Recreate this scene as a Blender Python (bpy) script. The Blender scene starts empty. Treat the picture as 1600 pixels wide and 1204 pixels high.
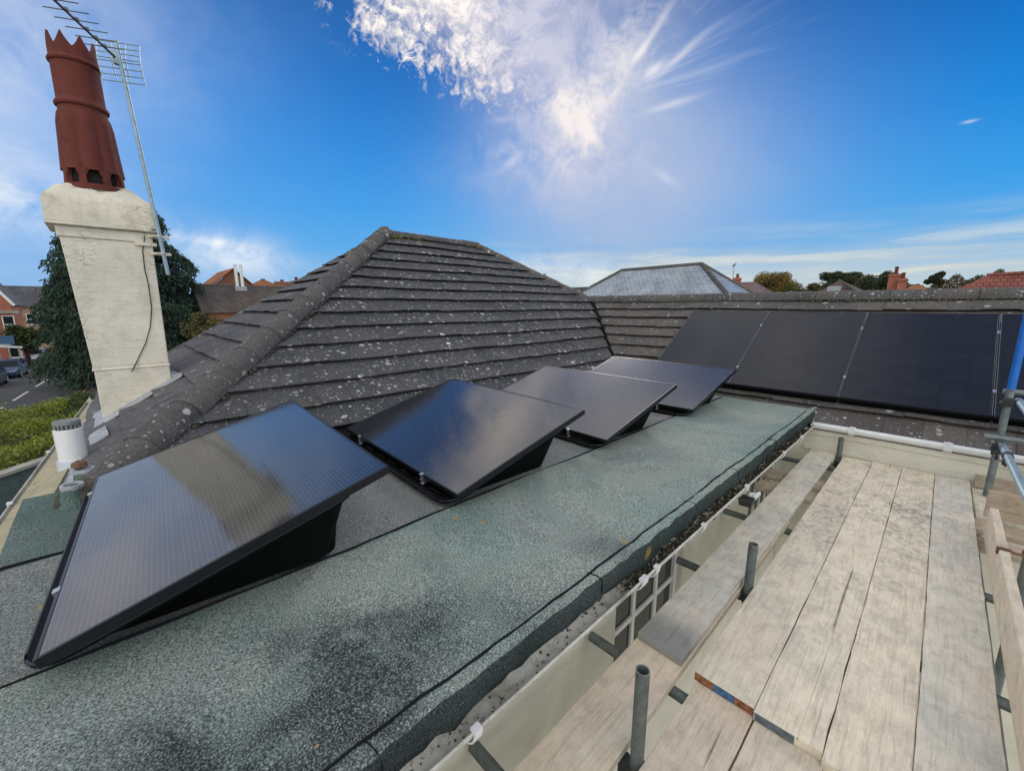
import bpy, bmesh, math, random
from mathutils import Vector, Matrix
random.seed(7)
R = math.radians
scene = bpy.context.scene

# ------------------------------------------------------------------ camera
PITCH = math.atan(124/648.0); YAW = R(45.86)
cam_d = bpy.data.cameras.new('camera'); cam = bpy.data.objects.new('camera', cam_d)
scene.collection.objects.link(cam); scene.camera = cam
cam_d.sensor_width = 36; cam_d.lens = 648/1600*36; cam_d.clip_start = 0.05; cam_d.clip_end = 3000
cam.location = (0, 0, 0)
cam.rotation_euler = (R(90)-PITCH, 0, YAW)

# ------------------------------------------------------------------ node helper
class NG:
    def __init__(s, tree):
        s.t = tree; s.t.nodes.clear()
    def n(s, typ, ins=None, **props):
        nd = s.t.nodes.new(typ)
        for k, v in props.items(): setattr(nd, k, v)
        for k, v in (ins or {}).items():
            sk = nd.inputs[k]
            if isinstance(v, bpy.types.NodeSocket): s.t.links.new(v, sk)
            else: sk.default_value = v
        return nd
    def math(s, op, a, b=None, c=None, clamp=False):
        nd = s.t.nodes.new('ShaderNodeMath'); nd.operation = op; nd.use_clamp = clamp
        for i, v in enumerate((a, b, c)):
            if v is None: continue
            if isinstance(v, bpy.types.NodeSocket): s.t.links.new(v, nd.inputs[i])
            else: nd.inputs[i].default_value = v
        return nd.outputs[0]
    def vmath(s, op, a, b=None):
        nd = s.t.nodes.new('ShaderNodeVectorMath'); nd.operation = op
        for i, v in enumerate((a, b)):
            if v is None: continue
            if isinstance(v, bpy.types.NodeSocket): s.t.links.new(v, nd.inputs[i])
            else: nd.inputs[i].default_value = v
        return nd
    def dot(s, a, b): return s.vmath('DOT_PRODUCT', a, b).outputs['Value']
    def scale(s, v, sc): return s.vmath('MULTIPLY', v, sc).outputs[0]
    def noise(s, vec, scale, detail=3, rough=.55, dist=0):
        nd = s.n('ShaderNodeTexNoise', {'Scale': scale, 'Detail': detail, 'Roughness': rough, 'Distortion': dist})
        if vec is not None: s.t.links.new(vec, nd.inputs['Vector'])
        return nd.outputs['Fac']
    def ramp(s, f, stops, interp='LINEAR'):
        nd = s.t.nodes.new('ShaderNodeValToRGB'); cr = nd.color_ramp; cr.interpolation = interp
        while len(cr.elements) < len(stops): cr.elements.new(.5)
        for e, (p, c) in zip(cr.elements, stops):
            e.position = p; e.color = (c, c, c, 1) if isinstance(c, (int, float)) else (*c, 1)
        s.t.links.new(f, nd.inputs[0]); return nd.outputs[0]
    def step(s, f, a, b):
        nd = s.n('ShaderNodeMapRange', {0: f, 1: a, 2: b, 3: 0.0, 4: 1.0}); nd.clamp = True
        return nd.outputs[0]
    def mix(s, f, a, b, mode='MIX'):
        nd = s.t.nodes.new('ShaderNodeMix'); nd.data_type = 'RGBA'; nd.blend_type = mode
        for i, v in ((0, f), (6, a), (7, b)):
            if isinstance(v, bpy.types.NodeSocket): s.t.links.new(v, nd.inputs[i])
            else: nd.inputs[i].default_value = v if i == 0 else ((*v, 1) if len(v) == 3 else v)
        return nd.outputs[2]

# ------------------------------------------------------------------ world
SUN = Vector((-0.542, 0.746, 0.388)).normalized()
FWH = Vector((-math.sin(YAW), math.cos(YAW), 0)); RT = Vector((math.cos(YAW), math.sin(YAW), 0))
FW = FWH*math.cos(PITCH) - Vector((0, 0, 1))*math.sin(PITCH); CU = FWH*math.sin(PITCH) + Vector((0, 0, 1))*math.cos(PITCH)
def ray(x, y): return RT*((x-800)/648) - CU*((y-602)/648) + FW       # direction in the sky / landscape seen at a photo pixel
world = bpy.data.worlds.new('World'); scene.world = world; world.use_nodes = True
g = NG(world.node_tree)
tc = g.n('ShaderNodeTexCoord'); D = g.vmath('NORMALIZE', tc.outputs['Generated']).outputs[0]
sx = g.n('ShaderNodeSeparateXYZ', {0: D}); Z = sx.outputs[2]
sky = g.n('ShaderNodeTexSky', sky_type='NISHITA')
sky.sun_disc = False; sky.sun_elevation = math.asin(SUN.z); sky.sun_rotation = math.atan2(SUN.x, SUN.y)
sky.air_density = 1.0; sky.dust_density = .4; sky.ozone_density = 2.0
skyc = g.scale(sky.outputs[0], (.1, .1, .1))
def lobe(px, py, ang, s1, s2, v=None):
    c = ray(px, py).normalized() if v is None else Vector(v).normalized()
    rt_ = Vector((0, 0, 1)).cross(c).normalized()*-1; up_ = rt_.cross(c)
    a = R(ang); e1 = rt_*math.cos(a)+up_*math.sin(a); e2 = -rt_*math.sin(a)+up_*math.cos(a)
    q1 = g.dot(D, tuple(e1/math.sin(R(s1)))); q2 = g.dot(D, tuple(e2/math.sin(R(s2))))
    r2 = g.math('ADD', g.math('MULTIPLY', q1, q1), g.math('MULTIPLY', q2, q2))
    front = g.math('GREATER_THAN', g.dot(D, tuple(c)), 0.0)
    return g.math('MULTIPLY', g.math('EXPONENT', g.math('MULTIPLY', r2, -.5)), front)
#SKYGRADE
# clear-air colour graded over elevation, deeper away from the sun
zc = g.math('MAXIMUM', Z, 0.0)
sd = g.dot(D, tuple(SUN))
base = g.ramp(zc, [(0, (.38, .56, .66)), (.05, (.25, .48, .72)), (.12, (.085, .38, .76)), (.20, (.028, .31, .75)), (.30, (.001, .22, .66)), (.40, (.0, .15, .52)), (.52, (.0, .085, .34)), (.72, (.05, .10, .30)), (1.0, (.17, .20, .33))])
near = g.math('ADD', lobe(990, 300, 0, 12, 7.5), g.math('MULTIPLY', lobe(960, 150, 0, 7.5, 8), .55), clamp=True)
base = g.mix(g.math('MULTIPLY', near, .8), base, (.36, .46, .66))
leftl = lobe(-60, 250, 0, 17, 15)
base = g.mix(g.math('MULTIPLY', leftl, .65), base, (.15, .37, .78))
base = g.mix(.01, base, skyc)
# planar cloud coordinates
den = g.math('ADD', zc, .12)
pl = g.vmath('DIVIDE', D, g.n('ShaderNodeCombineXYZ', {0: den, 1: den, 2: den}).outputs[0]).outputs[0]
plw = g.vmath('ADD', pl, (3.1, 1.7, 0)).outputs[0]
n_big = g.noise(plw, 2.2, 6, .6, .3); n_mid = g.noise(plw, 7, 7, .62, .4); n_fine = g.noise(plw, 20, 5, .6, .6)
n_dir = g.noise(D, 13, 7, .62, .6)
cloudc = g.mix(g.step(g.noise(D, 42, 5, .65, .6), .38, .62), (.20, .28, .48), (.97, .89, .84))
# altocumulus field above left of the sun
def add_m(*a):
    r = a[0]
    for b in a[1:]: r = g.math('ADD', r, b)
    return r
field = add_m(lobe(715, 75, -33, 4.6, 1.7), lobe(700, 15, -25, 6.0, 2.8), lobe(600, 15, -35, 3.2, 1.8), lobe(650, -120, -20, 9, 6))
n_cell = g.noise(D, 48, 7, .68, .9)
ff = g.math('ADD', g.math('MULTIPLY', g.step(field, .05, 1.0), .36), g.math('MULTIPLY', g.math('SUBTRACT', g.math('ADD', g.math('MULTIPLY', n_cell, .65), g.math('MULTIPLY', n_dir, .35)), .5), 2.2))
alto = g.step(ff, .14, .40)
alto = g.math('MULTIPLY', alto, g.step(field, .12, .35))
base = g.mix(alto, base, cloudc)
# soft veil and bright puffs round the sun
veil = add_m(g.math('MULTIPLY', lobe(905, 130, 0, 5, 6), .60), g.math('MULTIPLY', lobe(825, 20, 0, 3.4, 5.5), .6), g.math('MULTIPLY', lobe(930, 280, 0, 10, 4.5), .40), g.math('MULTIPLY', lobe(880, -800, 0, 9, 9), 1.0), g.math('MULTIPLY', lobe(840, -60, 0, 4.5, 4), .6))
veil = g.math('MULTIPLY', veil, g.math('ADD', .45, g.math('MULTIPLY', g.step(n_dir, .3, .7), .8)), clamp=True)
base = g.mix(veil, base, (.56, .57, .70))
puff = add_m(lobe(955, 115, 55, 5.0, 2.2), lobe(868, 163, 15, 2.8, 1.1), lobe(905, 185, -50, 2.4, 1.3), g.math('MULTIPLY', lobe(860, 245, 0, 5, 2), .5))
puff = g.math('MULTIPLY', puff, g.step(g.math('ADD', g.math('MULTIPLY', n_dir, .65), g.math('MULTIPLY', n_cell, .35)), .40, .66), clamp=True)
base = g.mix(g.math('MULTIPLY', puff, .9), base, (.90, .83, .80))
hi = g.math('MULTIPLY', g.step(Z, .55, .66), g.step(g.dot(D, tuple((FWH*.8-RT*.45+Vector((0, 0, .9))).normalized())), .72, .93))  # unseen clouds added above and left of the view to brighten panel reflections
hi = g.math('MAXIMUM', hi, g.math('MULTIPLY', lobe(0, 0, 0, 13, 11, (-.86, -.42, .40)), 1.25), )
base = g.mix(g.math('MULTIPLY', lobe(585, -110, -29, 6, 1.7), 1.0, clamp=True), base, (1.3, 1.14, 1.0))
hc = g.mix(g.step(g.noise(D, 3.2, 5, .6, .4), .36, .62), (.55, .57, .66), (1.25, 1.15, 1.05))
base = g.mix(g.math('MULTIPLY', hi, g.math('ADD', .55, g.math('MULTIPLY', g.step(n_big, .35, .65), .45)), clamp=True), base, hc)
# faint light streaks fanning from the sun, painted into the sky with cloud shreds
e1 = Vector((0, 0, 1)).cross(SUN).normalized(); e2 = SUN.cross(e1)
aa = g.math('ARCTAN2', g.dot(D, tuple(e2)), g.dot(D, tuple(e1)))
fan = g.noise(g.n('ShaderNodeCombineXYZ', {0: g.math('COSINE', aa), 1: g.math('SINE', aa), 2: g.math('MULTIPLY', sd, 1.2)}).outputs[0], 14, 3, .6)
fmask = add_m(lobe(1060, 60, 45, 5, 2.6), lobe(1100, 120, 20, 5, 2.0))
base = g.mix(g.math('MULTIPLY', g.math('MULTIPLY', fmask, g.step(fan, .5, .8)), .22, clamp=True), base, (.80, .84, .92))
for (x, y, a_, s1, s2, am) in ((1022, 50, 52, 2.0, .22, .35), (998, 84, 48, .8, .26, .6), (1060, 90, 33, 1.8, .24, .4), (1022, 109, 28, .8, .32, .6), (1050, 163, 8, 1.8, .24, .35), (800, 252, 36, 1.1, .35, .28), (1040, 278, -33, 1.1, .30, .22), (787, 187, 5, 1.1, .25, .15), (1515, 190, 0, .30, .08, .4)):
    base = g.mix(g.math('MULTIPLY', lobe(x, y, a_, s1, s2), am, clamp=True), base, (.95, .90, .88))
# horizon clouds
hv = g.n('ShaderNodeCombineXYZ', {0: g.math('MULTIPLY', g.math('ARCTAN2', sx.outputs[0], sx.outputs[1]), 2.0), 1: g.math('MULTIPLY', zc, 22.0), 2: 1.3}).outputs[0]
nh = g.noise(hv, 1.7, 6, .6, .3)
band = g.math('MULTIPLY', g.step(zc, .17, .03), g.math('ADD', .18, g.math('MULTIPLY', g.step(nh, .40, .58), .9)), clamp=True)
band = g.math('MULTIPLY', band, g.step(g.dot(D, tuple(ray(1400, 430).normalized())), .45, .9))
low = g.math('MULTIPLY', g.step(zc, .125, .02), g.step(g.dot(D, tuple(ray(1250, 430).normalized())), .50, .95))
base = g.mix(g.math('MULTIPLY', low, g.math('ADD', .35, g.math('MULTIPLY', g.step(nh, .35, .6), .5))), base, (.72, .72, .62))
base = g.mix(g.math('MULTIPLY', band, .9), base, g.mix(g.step(nh, .5, .7), (.47, .55, .58), (.80, .77, .64)))
lw = add_m(g.math('MULTIPLY', lobe(365, 400, -6, 3.6, 1.6), .8), g.math('MULTIPLY', lobe(320, 376, -4, 2.2, .35), .5), g.math('MULTIPLY', lobe(10, 300, -12, 5, 2.2), .8), g.math('MULTIPLY', lobe(20, 80, 30, 7, 4), .30), g.math('MULTIPLY', lobe(880, 425, -6, 6, 1.3), .7))
base = g.mix(g.math('MULTIPLY', lw, g.step(n_dir, .3, .6), clamp=True), base, (.80, .84, .88))
# unseen bright cloud bank, added behind the viewer as fill light
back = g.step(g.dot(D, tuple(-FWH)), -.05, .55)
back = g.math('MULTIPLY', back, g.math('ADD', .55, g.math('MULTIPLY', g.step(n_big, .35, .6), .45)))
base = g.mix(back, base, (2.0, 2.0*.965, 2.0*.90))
ground_c = g.step(Z, 0.0, -.03)
base = g.mix(ground_c, base, (.12, .12, .11))
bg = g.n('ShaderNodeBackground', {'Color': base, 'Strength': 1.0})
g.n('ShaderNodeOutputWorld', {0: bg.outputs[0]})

# ------------------------------------------------------------------ sun and exposure
sun_d = bpy.data.lights.new('sun', 'SUN'); sun_d.energy = 1.25; sun_d.angle = R(12); sun_d.color = (1, .93, .84)
sun = bpy.data.objects.new('sun', sun_d); scene.collection.objects.link(sun)
sun.rotation_euler = SUN.to_track_quat('Z', 'Y').to_euler(); sun.location = (-20, 30, 20)
vs = scene.view_settings; vs.view_transform = 'Standard'; vs.look = 'None'; vs.exposure = 0.12; vs.gamma = 1
scene.cycles.use_adaptive_sampling = True

# ------------------------------------------------------------------ mesh builder
class MB:
    def __init__(s): s.v = []; s.f = []
    def add(s, vs, fs):
        o = len(s.v); s.v += [tuple(v) for v in vs]; s.f += [tuple(i+o for i in f) for f in fs]; return s
    def box(s, x0, x1, y0, y1, z0, z1, M=None):
        vs = [Vector((x, y, z)) for z in (z0, z1) for y in (y0, y1) for x in (x0, x1)]
        if M is not None: vs = [M @ v for v in vs]
        return s.add(vs, [(0, 2, 3, 1), (4, 5, 7, 6), (0, 1, 5, 4), (2, 6, 7, 3), (0, 4, 6, 2), (1, 3, 7, 5)])
    def hexa(s, b, t):
        return s.add(list(b)+list(t), [(3, 2, 1, 0), (4, 5, 6, 7)] + [(i, (i+1) % 4, 4+(i+1) % 4, 4+i) for i in range(4)])
    def prism(s, pts, d):
        n = len(pts); p = [Vector(q) for q in pts]; d = Vector(d)
        return s.add(p+[q+d for q in p], [tuple(range(n))[::-1], tuple(range(n, 2*n))]+[(i, (i+1) % n, n+(i+1) % n, n+i) for i in range(n)])
    def tube(s, path, r, n=12, cap=True, hollow=0):
        P = [Vector(p) for p in path]; rs = r if isinstance(r, (list, tuple)) else [r]*len(P)
        up = Vector((0, 0, 1)); rings = []
        for i, p in enumerate(P):
            d = (P[min(i+1, len(P)-1)]-P[max(i-1, 0)]).normalized()
            a = up if abs(d.dot(up)) < .95 else Vector((1, 0, 0))
            x = d.cross(a).normalized(); y = d.cross(x)
            rings.append([p+(x*math.cos(t)+y*math.sin(t))*rs[i] for t in [2*math.pi*k/n for k in range(n)]])
        vs = [q for rg in rings for q in rg]; m = len(P)
        fs = [(i*n+k, i*n+(k+1) % n, (i+1)*n+(k+1) % n, (i+1)*n+k) for i in range(m-1) for k in range(n)]
        if cap and not hollow: fs += [tuple(range(n))[::-1], tuple(range((m-1)*n, m*n))]
        s.add(vs, fs)
        if hollow:      # a rim and an inner bore at both ends
            for i, j, sg in ((0, 1, 1), (m-1, m-2, -1)):
                c = P[i]; d = (P[j]-P[i]).normalized(); ri = rs[i]-hollow
                o = rings[i]; inn = [c+(q-c)*(ri/rs[i]) for q in o]; deep = [q+d*min(.25, (P[j]-P[i]).length*.8) for q in inn]
                fs = [(k, (k+1) % n, n+(k+1) % n, n+k) for k in range(n)]+[(n+k, n+(k+1) % n, 2*n+(k+1) % n, 2*n+k) for k in range(n)]+[tuple(range(2*n, 3*n))]
                s.add(o+inn+deep, fs if sg < 0 else [f[::-1] for f in fs])
        return s
    def lathe(s, prof, c, n=24, mod=None):
        c = Vector(c); vs = []
        for (r, z) in prof:
            for k in range(n):
                t = 2*math.pi*k/n; rr = r*(mod(t, z) if mod else 1)
                vs.append(c+Vector((math.cos(t)*rr, math.sin(t)*rr, z)))
        m = len(prof)
        fs = [(i*n+k, i*n+(k+1) % n, (i+1)*n+(k+1) % n, (i+1)*n+k) for i in range(m-1) for k in range(n)]
        return s.add(vs, fs)
    def pieces(s):
        # far-apart islands of this mesh, each as a builder of its own
        par = list(range(len(s.v)))
        def fd(i):
            while par[i] != i: par[i] = par[par[i]]; i = par[i]
            return i
        for f in s.f:
            a = fd(f[0])
            for i in f[1:]: par[fd(i)] = a
        isl = {}
        for f in s.f: isl.setdefault(fd(f[0]), []).append(f)
        if not 1 < len(isl) < 300: return [s]
        keys = list(isl); bx = []
        for k_ in keys:
            vv = [s.v[i] for f in isl[k_] for i in f]; bx.append((tuple(min(v[j] for v in vv) for j in range(3)), tuple(max(v[j] for v in vv) for j in range(3))))
        sz = [max(b[1][j]-b[0][j] for j in range(3)) for b in bx]; gp = list(range(len(keys)))
        def fg(i):
            while gp[i] != i: i = gp[i]
            return i
        for a in range(len(keys)):
            for b in range(a+1, len(keys)):
                d = math.sqrt(sum(max(0, bx[a][0][j]-bx[b][1][j], bx[b][0][j]-bx[a][1][j])**2 for j in range(3)))
                if d <= max(.02, .5*max(sz[a], sz[b])): gp[fg(b)] = fg(a)
        out = {}
        for i, k_ in enumerate(keys): out.setdefault(fg(i), []).extend(isl[k_])
        if len(out) == 1: return [s]
        res = []
        for fs in out.values():
            m = MB(); mp = {}
            for f in fs:
                for i in f:
                    if i not in mp: mp[i] = len(m.v); m.v.append(s.v[i])
                m.f.append(tuple(mp[i] for i in f))
            res.append(m)
        return res
    def build_each(s, *a, **k):
        return [m.build(*a, **k) for m in s.pieces()][0]
    def build(s, name, mat, parent=None, smooth=False, bevel=0, seg=2, normals=True):
        me = bpy.data.meshes.new(name); me.from_pydata(s.v, [], s.f); me.update()
        if normals:
            bm = bmesh.new(); bm.from_mesh(me); bmesh.ops.recalc_face_normals(bm, faces=bm.faces); bm.to_mesh(me); bm.free()
        o = bpy.data.objects.new(name, me); scene.collection.objects.link(o)
        if isinstance(mat, (list, tuple)):
            for m in mat: me.materials.append(m)
        else: me.materials.append(mat)
        if smooth:
            for p in me.polygons: p.use_smooth = True
        if smooth == 'auto': auto_smooth(me)
        if bevel:
            b = o.modifiers.new('bevel', 'BEVEL'); b.width = bevel; b.segments = seg; b.limit_method = 'ANGLE'; b.angle_limit = R(40)
        if parent is not None: o.parent = parent; o.matrix_parent_inverse = Matrix.Identity(4); 
        return o
def auto_smooth(me, ang=35):
    bm = bmesh.new(); bm.from_mesh(me)
    for e in bm.edges:
        if len(e.link_faces) == 2 and e.calc_face_angle(0) > R(ang): e.smooth = False
    bm.to_mesh(me); bm.free()
def tag(o, label=None, cat=None, group=None, kind=None):
    for k, v in (('label', label), ('category', cat), ('group', group), ('kind', kind)):
        if v: o[k] = v
    return o
def thing(name, label, cat, group=None):
    # parts keep world coordinates in their meshes, so the Empty's origin is set afterwards by place()
    o = bpy.data.objects.new(name, None); scene.collection.objects.link(o); o.empty_display_size = .2
    return tag(o, label, cat, group)
def place(root, base):
    # move the Empty to its base point while the parts stay put
    base = Vector(base)
    for ch in root.children: ch.location = ch.location - base
    root.location = base
    return root
def struct(name, mb, mat): return tag(mb.build(name, mat), kind='structure')
def copy_tree(o, parent=None):
    c = o.copy(); scene.collection.objects.link(c); c.parent = parent
    if parent is not None: c.matrix_parent_inverse = Matrix.Identity(4)
    for ch in list(o.children): copy_tree(ch, c)
    return c
# ------------------------------------------------------------------ materials
def newmat(name):
    m = bpy.data.materials.new(name); m.use_nodes = True; return m, NG(m.node_tree)
def finish(g, col, rough=.8, bump=None, bs=.3, bd=.01, metallic=0, spec=.5, normal=None, **ex):
    ins = {'Base Color': col if isinstance(col, bpy.types.NodeSocket) else (*col, 1), 'Roughness': rough, 'Metallic': metallic, 'Specular IOR Level': spec}
    ins.update(ex)
    if bump is not None:
        b = g.n('ShaderNodeBump', {'Height': bump, 'Strength': bs, 'Distance': bd}); ins['Normal'] = b.outputs[0]
    p = g.n('ShaderNodeBsdfPrincipled', ins)
    g.n('ShaderNodeOutputMaterial', {0: p.outputs[0]})
def pos(g, sc=(1, 1, 1), off=(0, 0, 0)):
    p = g.n('ShaderNodeNewGeometry').outputs['Position']
    if sc != (1, 1, 1): p = g.scale(p, sc)
    if off != (0, 0, 0): p = g.vmath('ADD', p, off).outputs[0]
    return p
def c_(r, g_, b): # sRGB 0-255 to linear
    f = lambda v: v/12.92 if v <= .04045 else ((v+.055)/1.055)**2.4
    return (f(r/255), f(g_/255), f(b/255))

def m_plain(name, col, rough=.6, var=.15, sc=8, metallic=0, bs=.15, bd=.003, spec=.5, **ex):
    m, g = newmat(name); P = pos(g)
    n = g.noise(P, sc, 5, .6); n2 = g.noise(P, sc*9, 3, .6)
    dark = tuple(c*(1-var*1.6) for c in col); lite = tuple(min(1, c*(1+var)) for c in col)
    cc = g.ramp(g.math('ADD', g.math('MULTIPLY', n, .65), g.math('MULTIPLY', n2, .35)), [(.3, dark), (.7, lite)])
    finish(g, cc, rough, n2, bs, bd, metallic, spec, **ex); return m

def m_felt(name, base, alt, stain=1.0, flakes=True):
    m, g = newmat(name); P = pos(g)
    gr = g.noise(P, 400, 2, .8); gr2 = g.noise(P, 150, 4, .8); md = g.noise(P, 9, 5, .6); lg = g.noise(P, 1.3, 5, .6, .4); st = g.noise(g.vmath('ADD', P, (4.3, 2.2, 0)).outputs[0], 2.3, 6, .65, .5)
    col = g.mix(g.step(lg, .38, .62), base, alt)
    col = g.mix(g.math('MULTIPLY', g.step(md, .35, .75), .4), col, tuple(c*1.35 for c in base))
    gg = g.math('ADD', g.math('MULTIPLY', gr, .3), g.math('MULTIPLY', gr2, .7))
    gv = g.ramp(gg, [(.39, .14), (.46, .60), (.51, 1.0), (.56, 1.5), (.64, 2.3)])
    col = g.mix(1.0, col, gv, 'MULTIPLY')
    # damp black staining: three real blotches and a general drift
    sxyz = g.n('ShaderNodeSeparateXYZ', {0: P})
    tot = None
    for (x, y, r, am) in ((-1.12, .66, .15, 1.0), (-1.30, .44, .12, .75), (-1.02, .98, .18, .6), (-1.03, .42, .12, .7), (-1.45, .30, .12, .35), (-.98, 1.6, .12, .45), (-1.0, .05, .3, .8), (-2.3, .1, .3, .3), (-1.55, 2.6, .3, .25), (-.95, -.2, .35, .7)):
        dd = g.vmath('SUBTRACT', P, (x, y, -1.16)).outputs[0]; dd = g.scale(dd, (1, 1, .2))
        q = g.math('MULTIPLY', g.math('EXPONENT', g.math('MULTIPLY', g.dot(dd, dd), -.7/(r*r))), am)
        tot = q if tot is None else g.math('ADD', tot, q)
    sm = g.math('MULTIPLY', tot, g.math('ADD', .45, g.math('MULTIPLY', g.step(st, .38, .60), 1.1)))
    sm = g.math('MULTIPLY', g.math('ADD', sm, g.math('MULTIPLY', g.step(st, .56, .8), .4)), .95*stain, clamp=True)
    sm = g.math('MULTIPLY', sm, g.math('ADD', .35, g.math('MULTIPLY', g.step(gr2, .66, .44), .65)))
    col = g.mix(sm, col, (.018, .022, .028))
    for (x, y, z, r) in ((-.875, 1.78, -1.20, .036), (-.89, .62, -1.19, .026), (-.95, 1.70, -1.15, .018)):
        dd = g.vmath('DISTANCE', P, (x, y, z)).outputs['Value']
        k = g.step(g.math('ADD', dd, g.math('MULTIPLY', g.math('SUBTRACT', g.noise(P, 45, 3), .5), .10)), r, r*.5)
        col = g.mix(g.math('MULTIPLY', k, .7), col, (.34, .24, .06))
    if flakes:      # yellow lichen rosettes and leaf crumbs
        v = g.n('ShaderNodeTexVoronoi', {'Vector': P, 'Scale': 7.0, 'Randomness': 1.0})
        dd = g.math('ADD', v.outputs['Distance'], g.math('MULTIPLY', g.noise(P, 90, 2), .12))
        rnd = g.n('ShaderNodeSeparateXYZ', {0: v.outputs['Color']}).outputs[0]
        k = g.math('MULTIPLY', g.math('LESS_THAN', dd, .16), g.math('GREATER_THAN', rnd, .90))
        col = g.mix(g.math('MULTIPLY', k, .75), col, (.42, .30, .09))
    finish(g, col, .93, gr2, .55, .004, spec=.15); return m

def m_tile(name, base, spots=.5, moss=.25):
    m, g = newmat(name); P = pos(g)
    ri = g.n('ShaderNodeNewGeometry').outputs['Random Per Island']
    n = g.noise(P, 6, 6, .65); f = g.noise(P, 95, 4, .7); n3 = g.noise(g.vmath('ADD', P, (7, 3, 1)).outputs[0], 1.4, 4, .6)
    col = g.mix(g.step(n, .3, .7), tuple(c*.75 for c in base), tuple(c*1.3 for c in base))
    col = g.mix(g.math('MULTIPLY', ri, .6), col, tuple(base[i]*(1.55, 1.42, 1.35)[i] for i in range(3)))
    col = g.mix(g.math('MULTIPLY', g.math('GREATER_THAN', ri, .90), .45), col, tuple(base[i]*(.55, .58, .6)[i] for i in range(3)))
    col = g.mix(1.0, col, g.ramp(f, [(.32, .45), (.5, 1.0), (.68, 1.7)]), 'MULTIPLY')
    gm = g.math('MULTIPLY', g.step(n3, .48, .66), g.step(f, .42, .6))
    col = g.mix(g.math('MULTIPLY', gm, moss), col, (.12, .12, .055))
    for sc, th, keep, cc, am in ((8, .20, .70, (.58, .58, .55), .9), (15, .24, .55, (.50, .50, .47), .85), (30, .26, .45, (.40, .40, .38), .8), (6, .13, .93, (.40, .32, .16), .6)):
        Pd = g.vmath('ADD', P, g.scale(g.n('ShaderNodeTexNoise', {'Vector': P, 'Scale': sc*3.0, 'Detail': 2.0}).outputs['Color'], (.25/sc,)*3)).outputs[0]
        v = g.n('ShaderNodeTexVoronoi', {'Vector': Pd, 'Scale': float(sc)})
        cr = g.n('ShaderNodeSeparateXYZ', {0: v.outputs['Color']})
        rad = g.math('MULTIPLY', cr.outputs[1], th*1.6)
        k = g.math('MULTIPLY', g.step(g.math('SUBTRACT', rad, v.outputs['Distance']), 0.0, .05), g.math('GREATER_THAN', cr.outputs[0], 1-(1-keep)*(.35+spots)))
        cl = g.step(n3, .62, .36)
        col = g.mix(g.math('MULTIPLY', g.math('MULTIPLY', k, am), g.math('ADD', .35, g.math('MULTIPLY', cl, .65))), col, cc)
    finish(g, col, .92, g.math('ADD', f, g.math('MULTIPLY', n, .5)), .45, .006, spec=.2); return m

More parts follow.
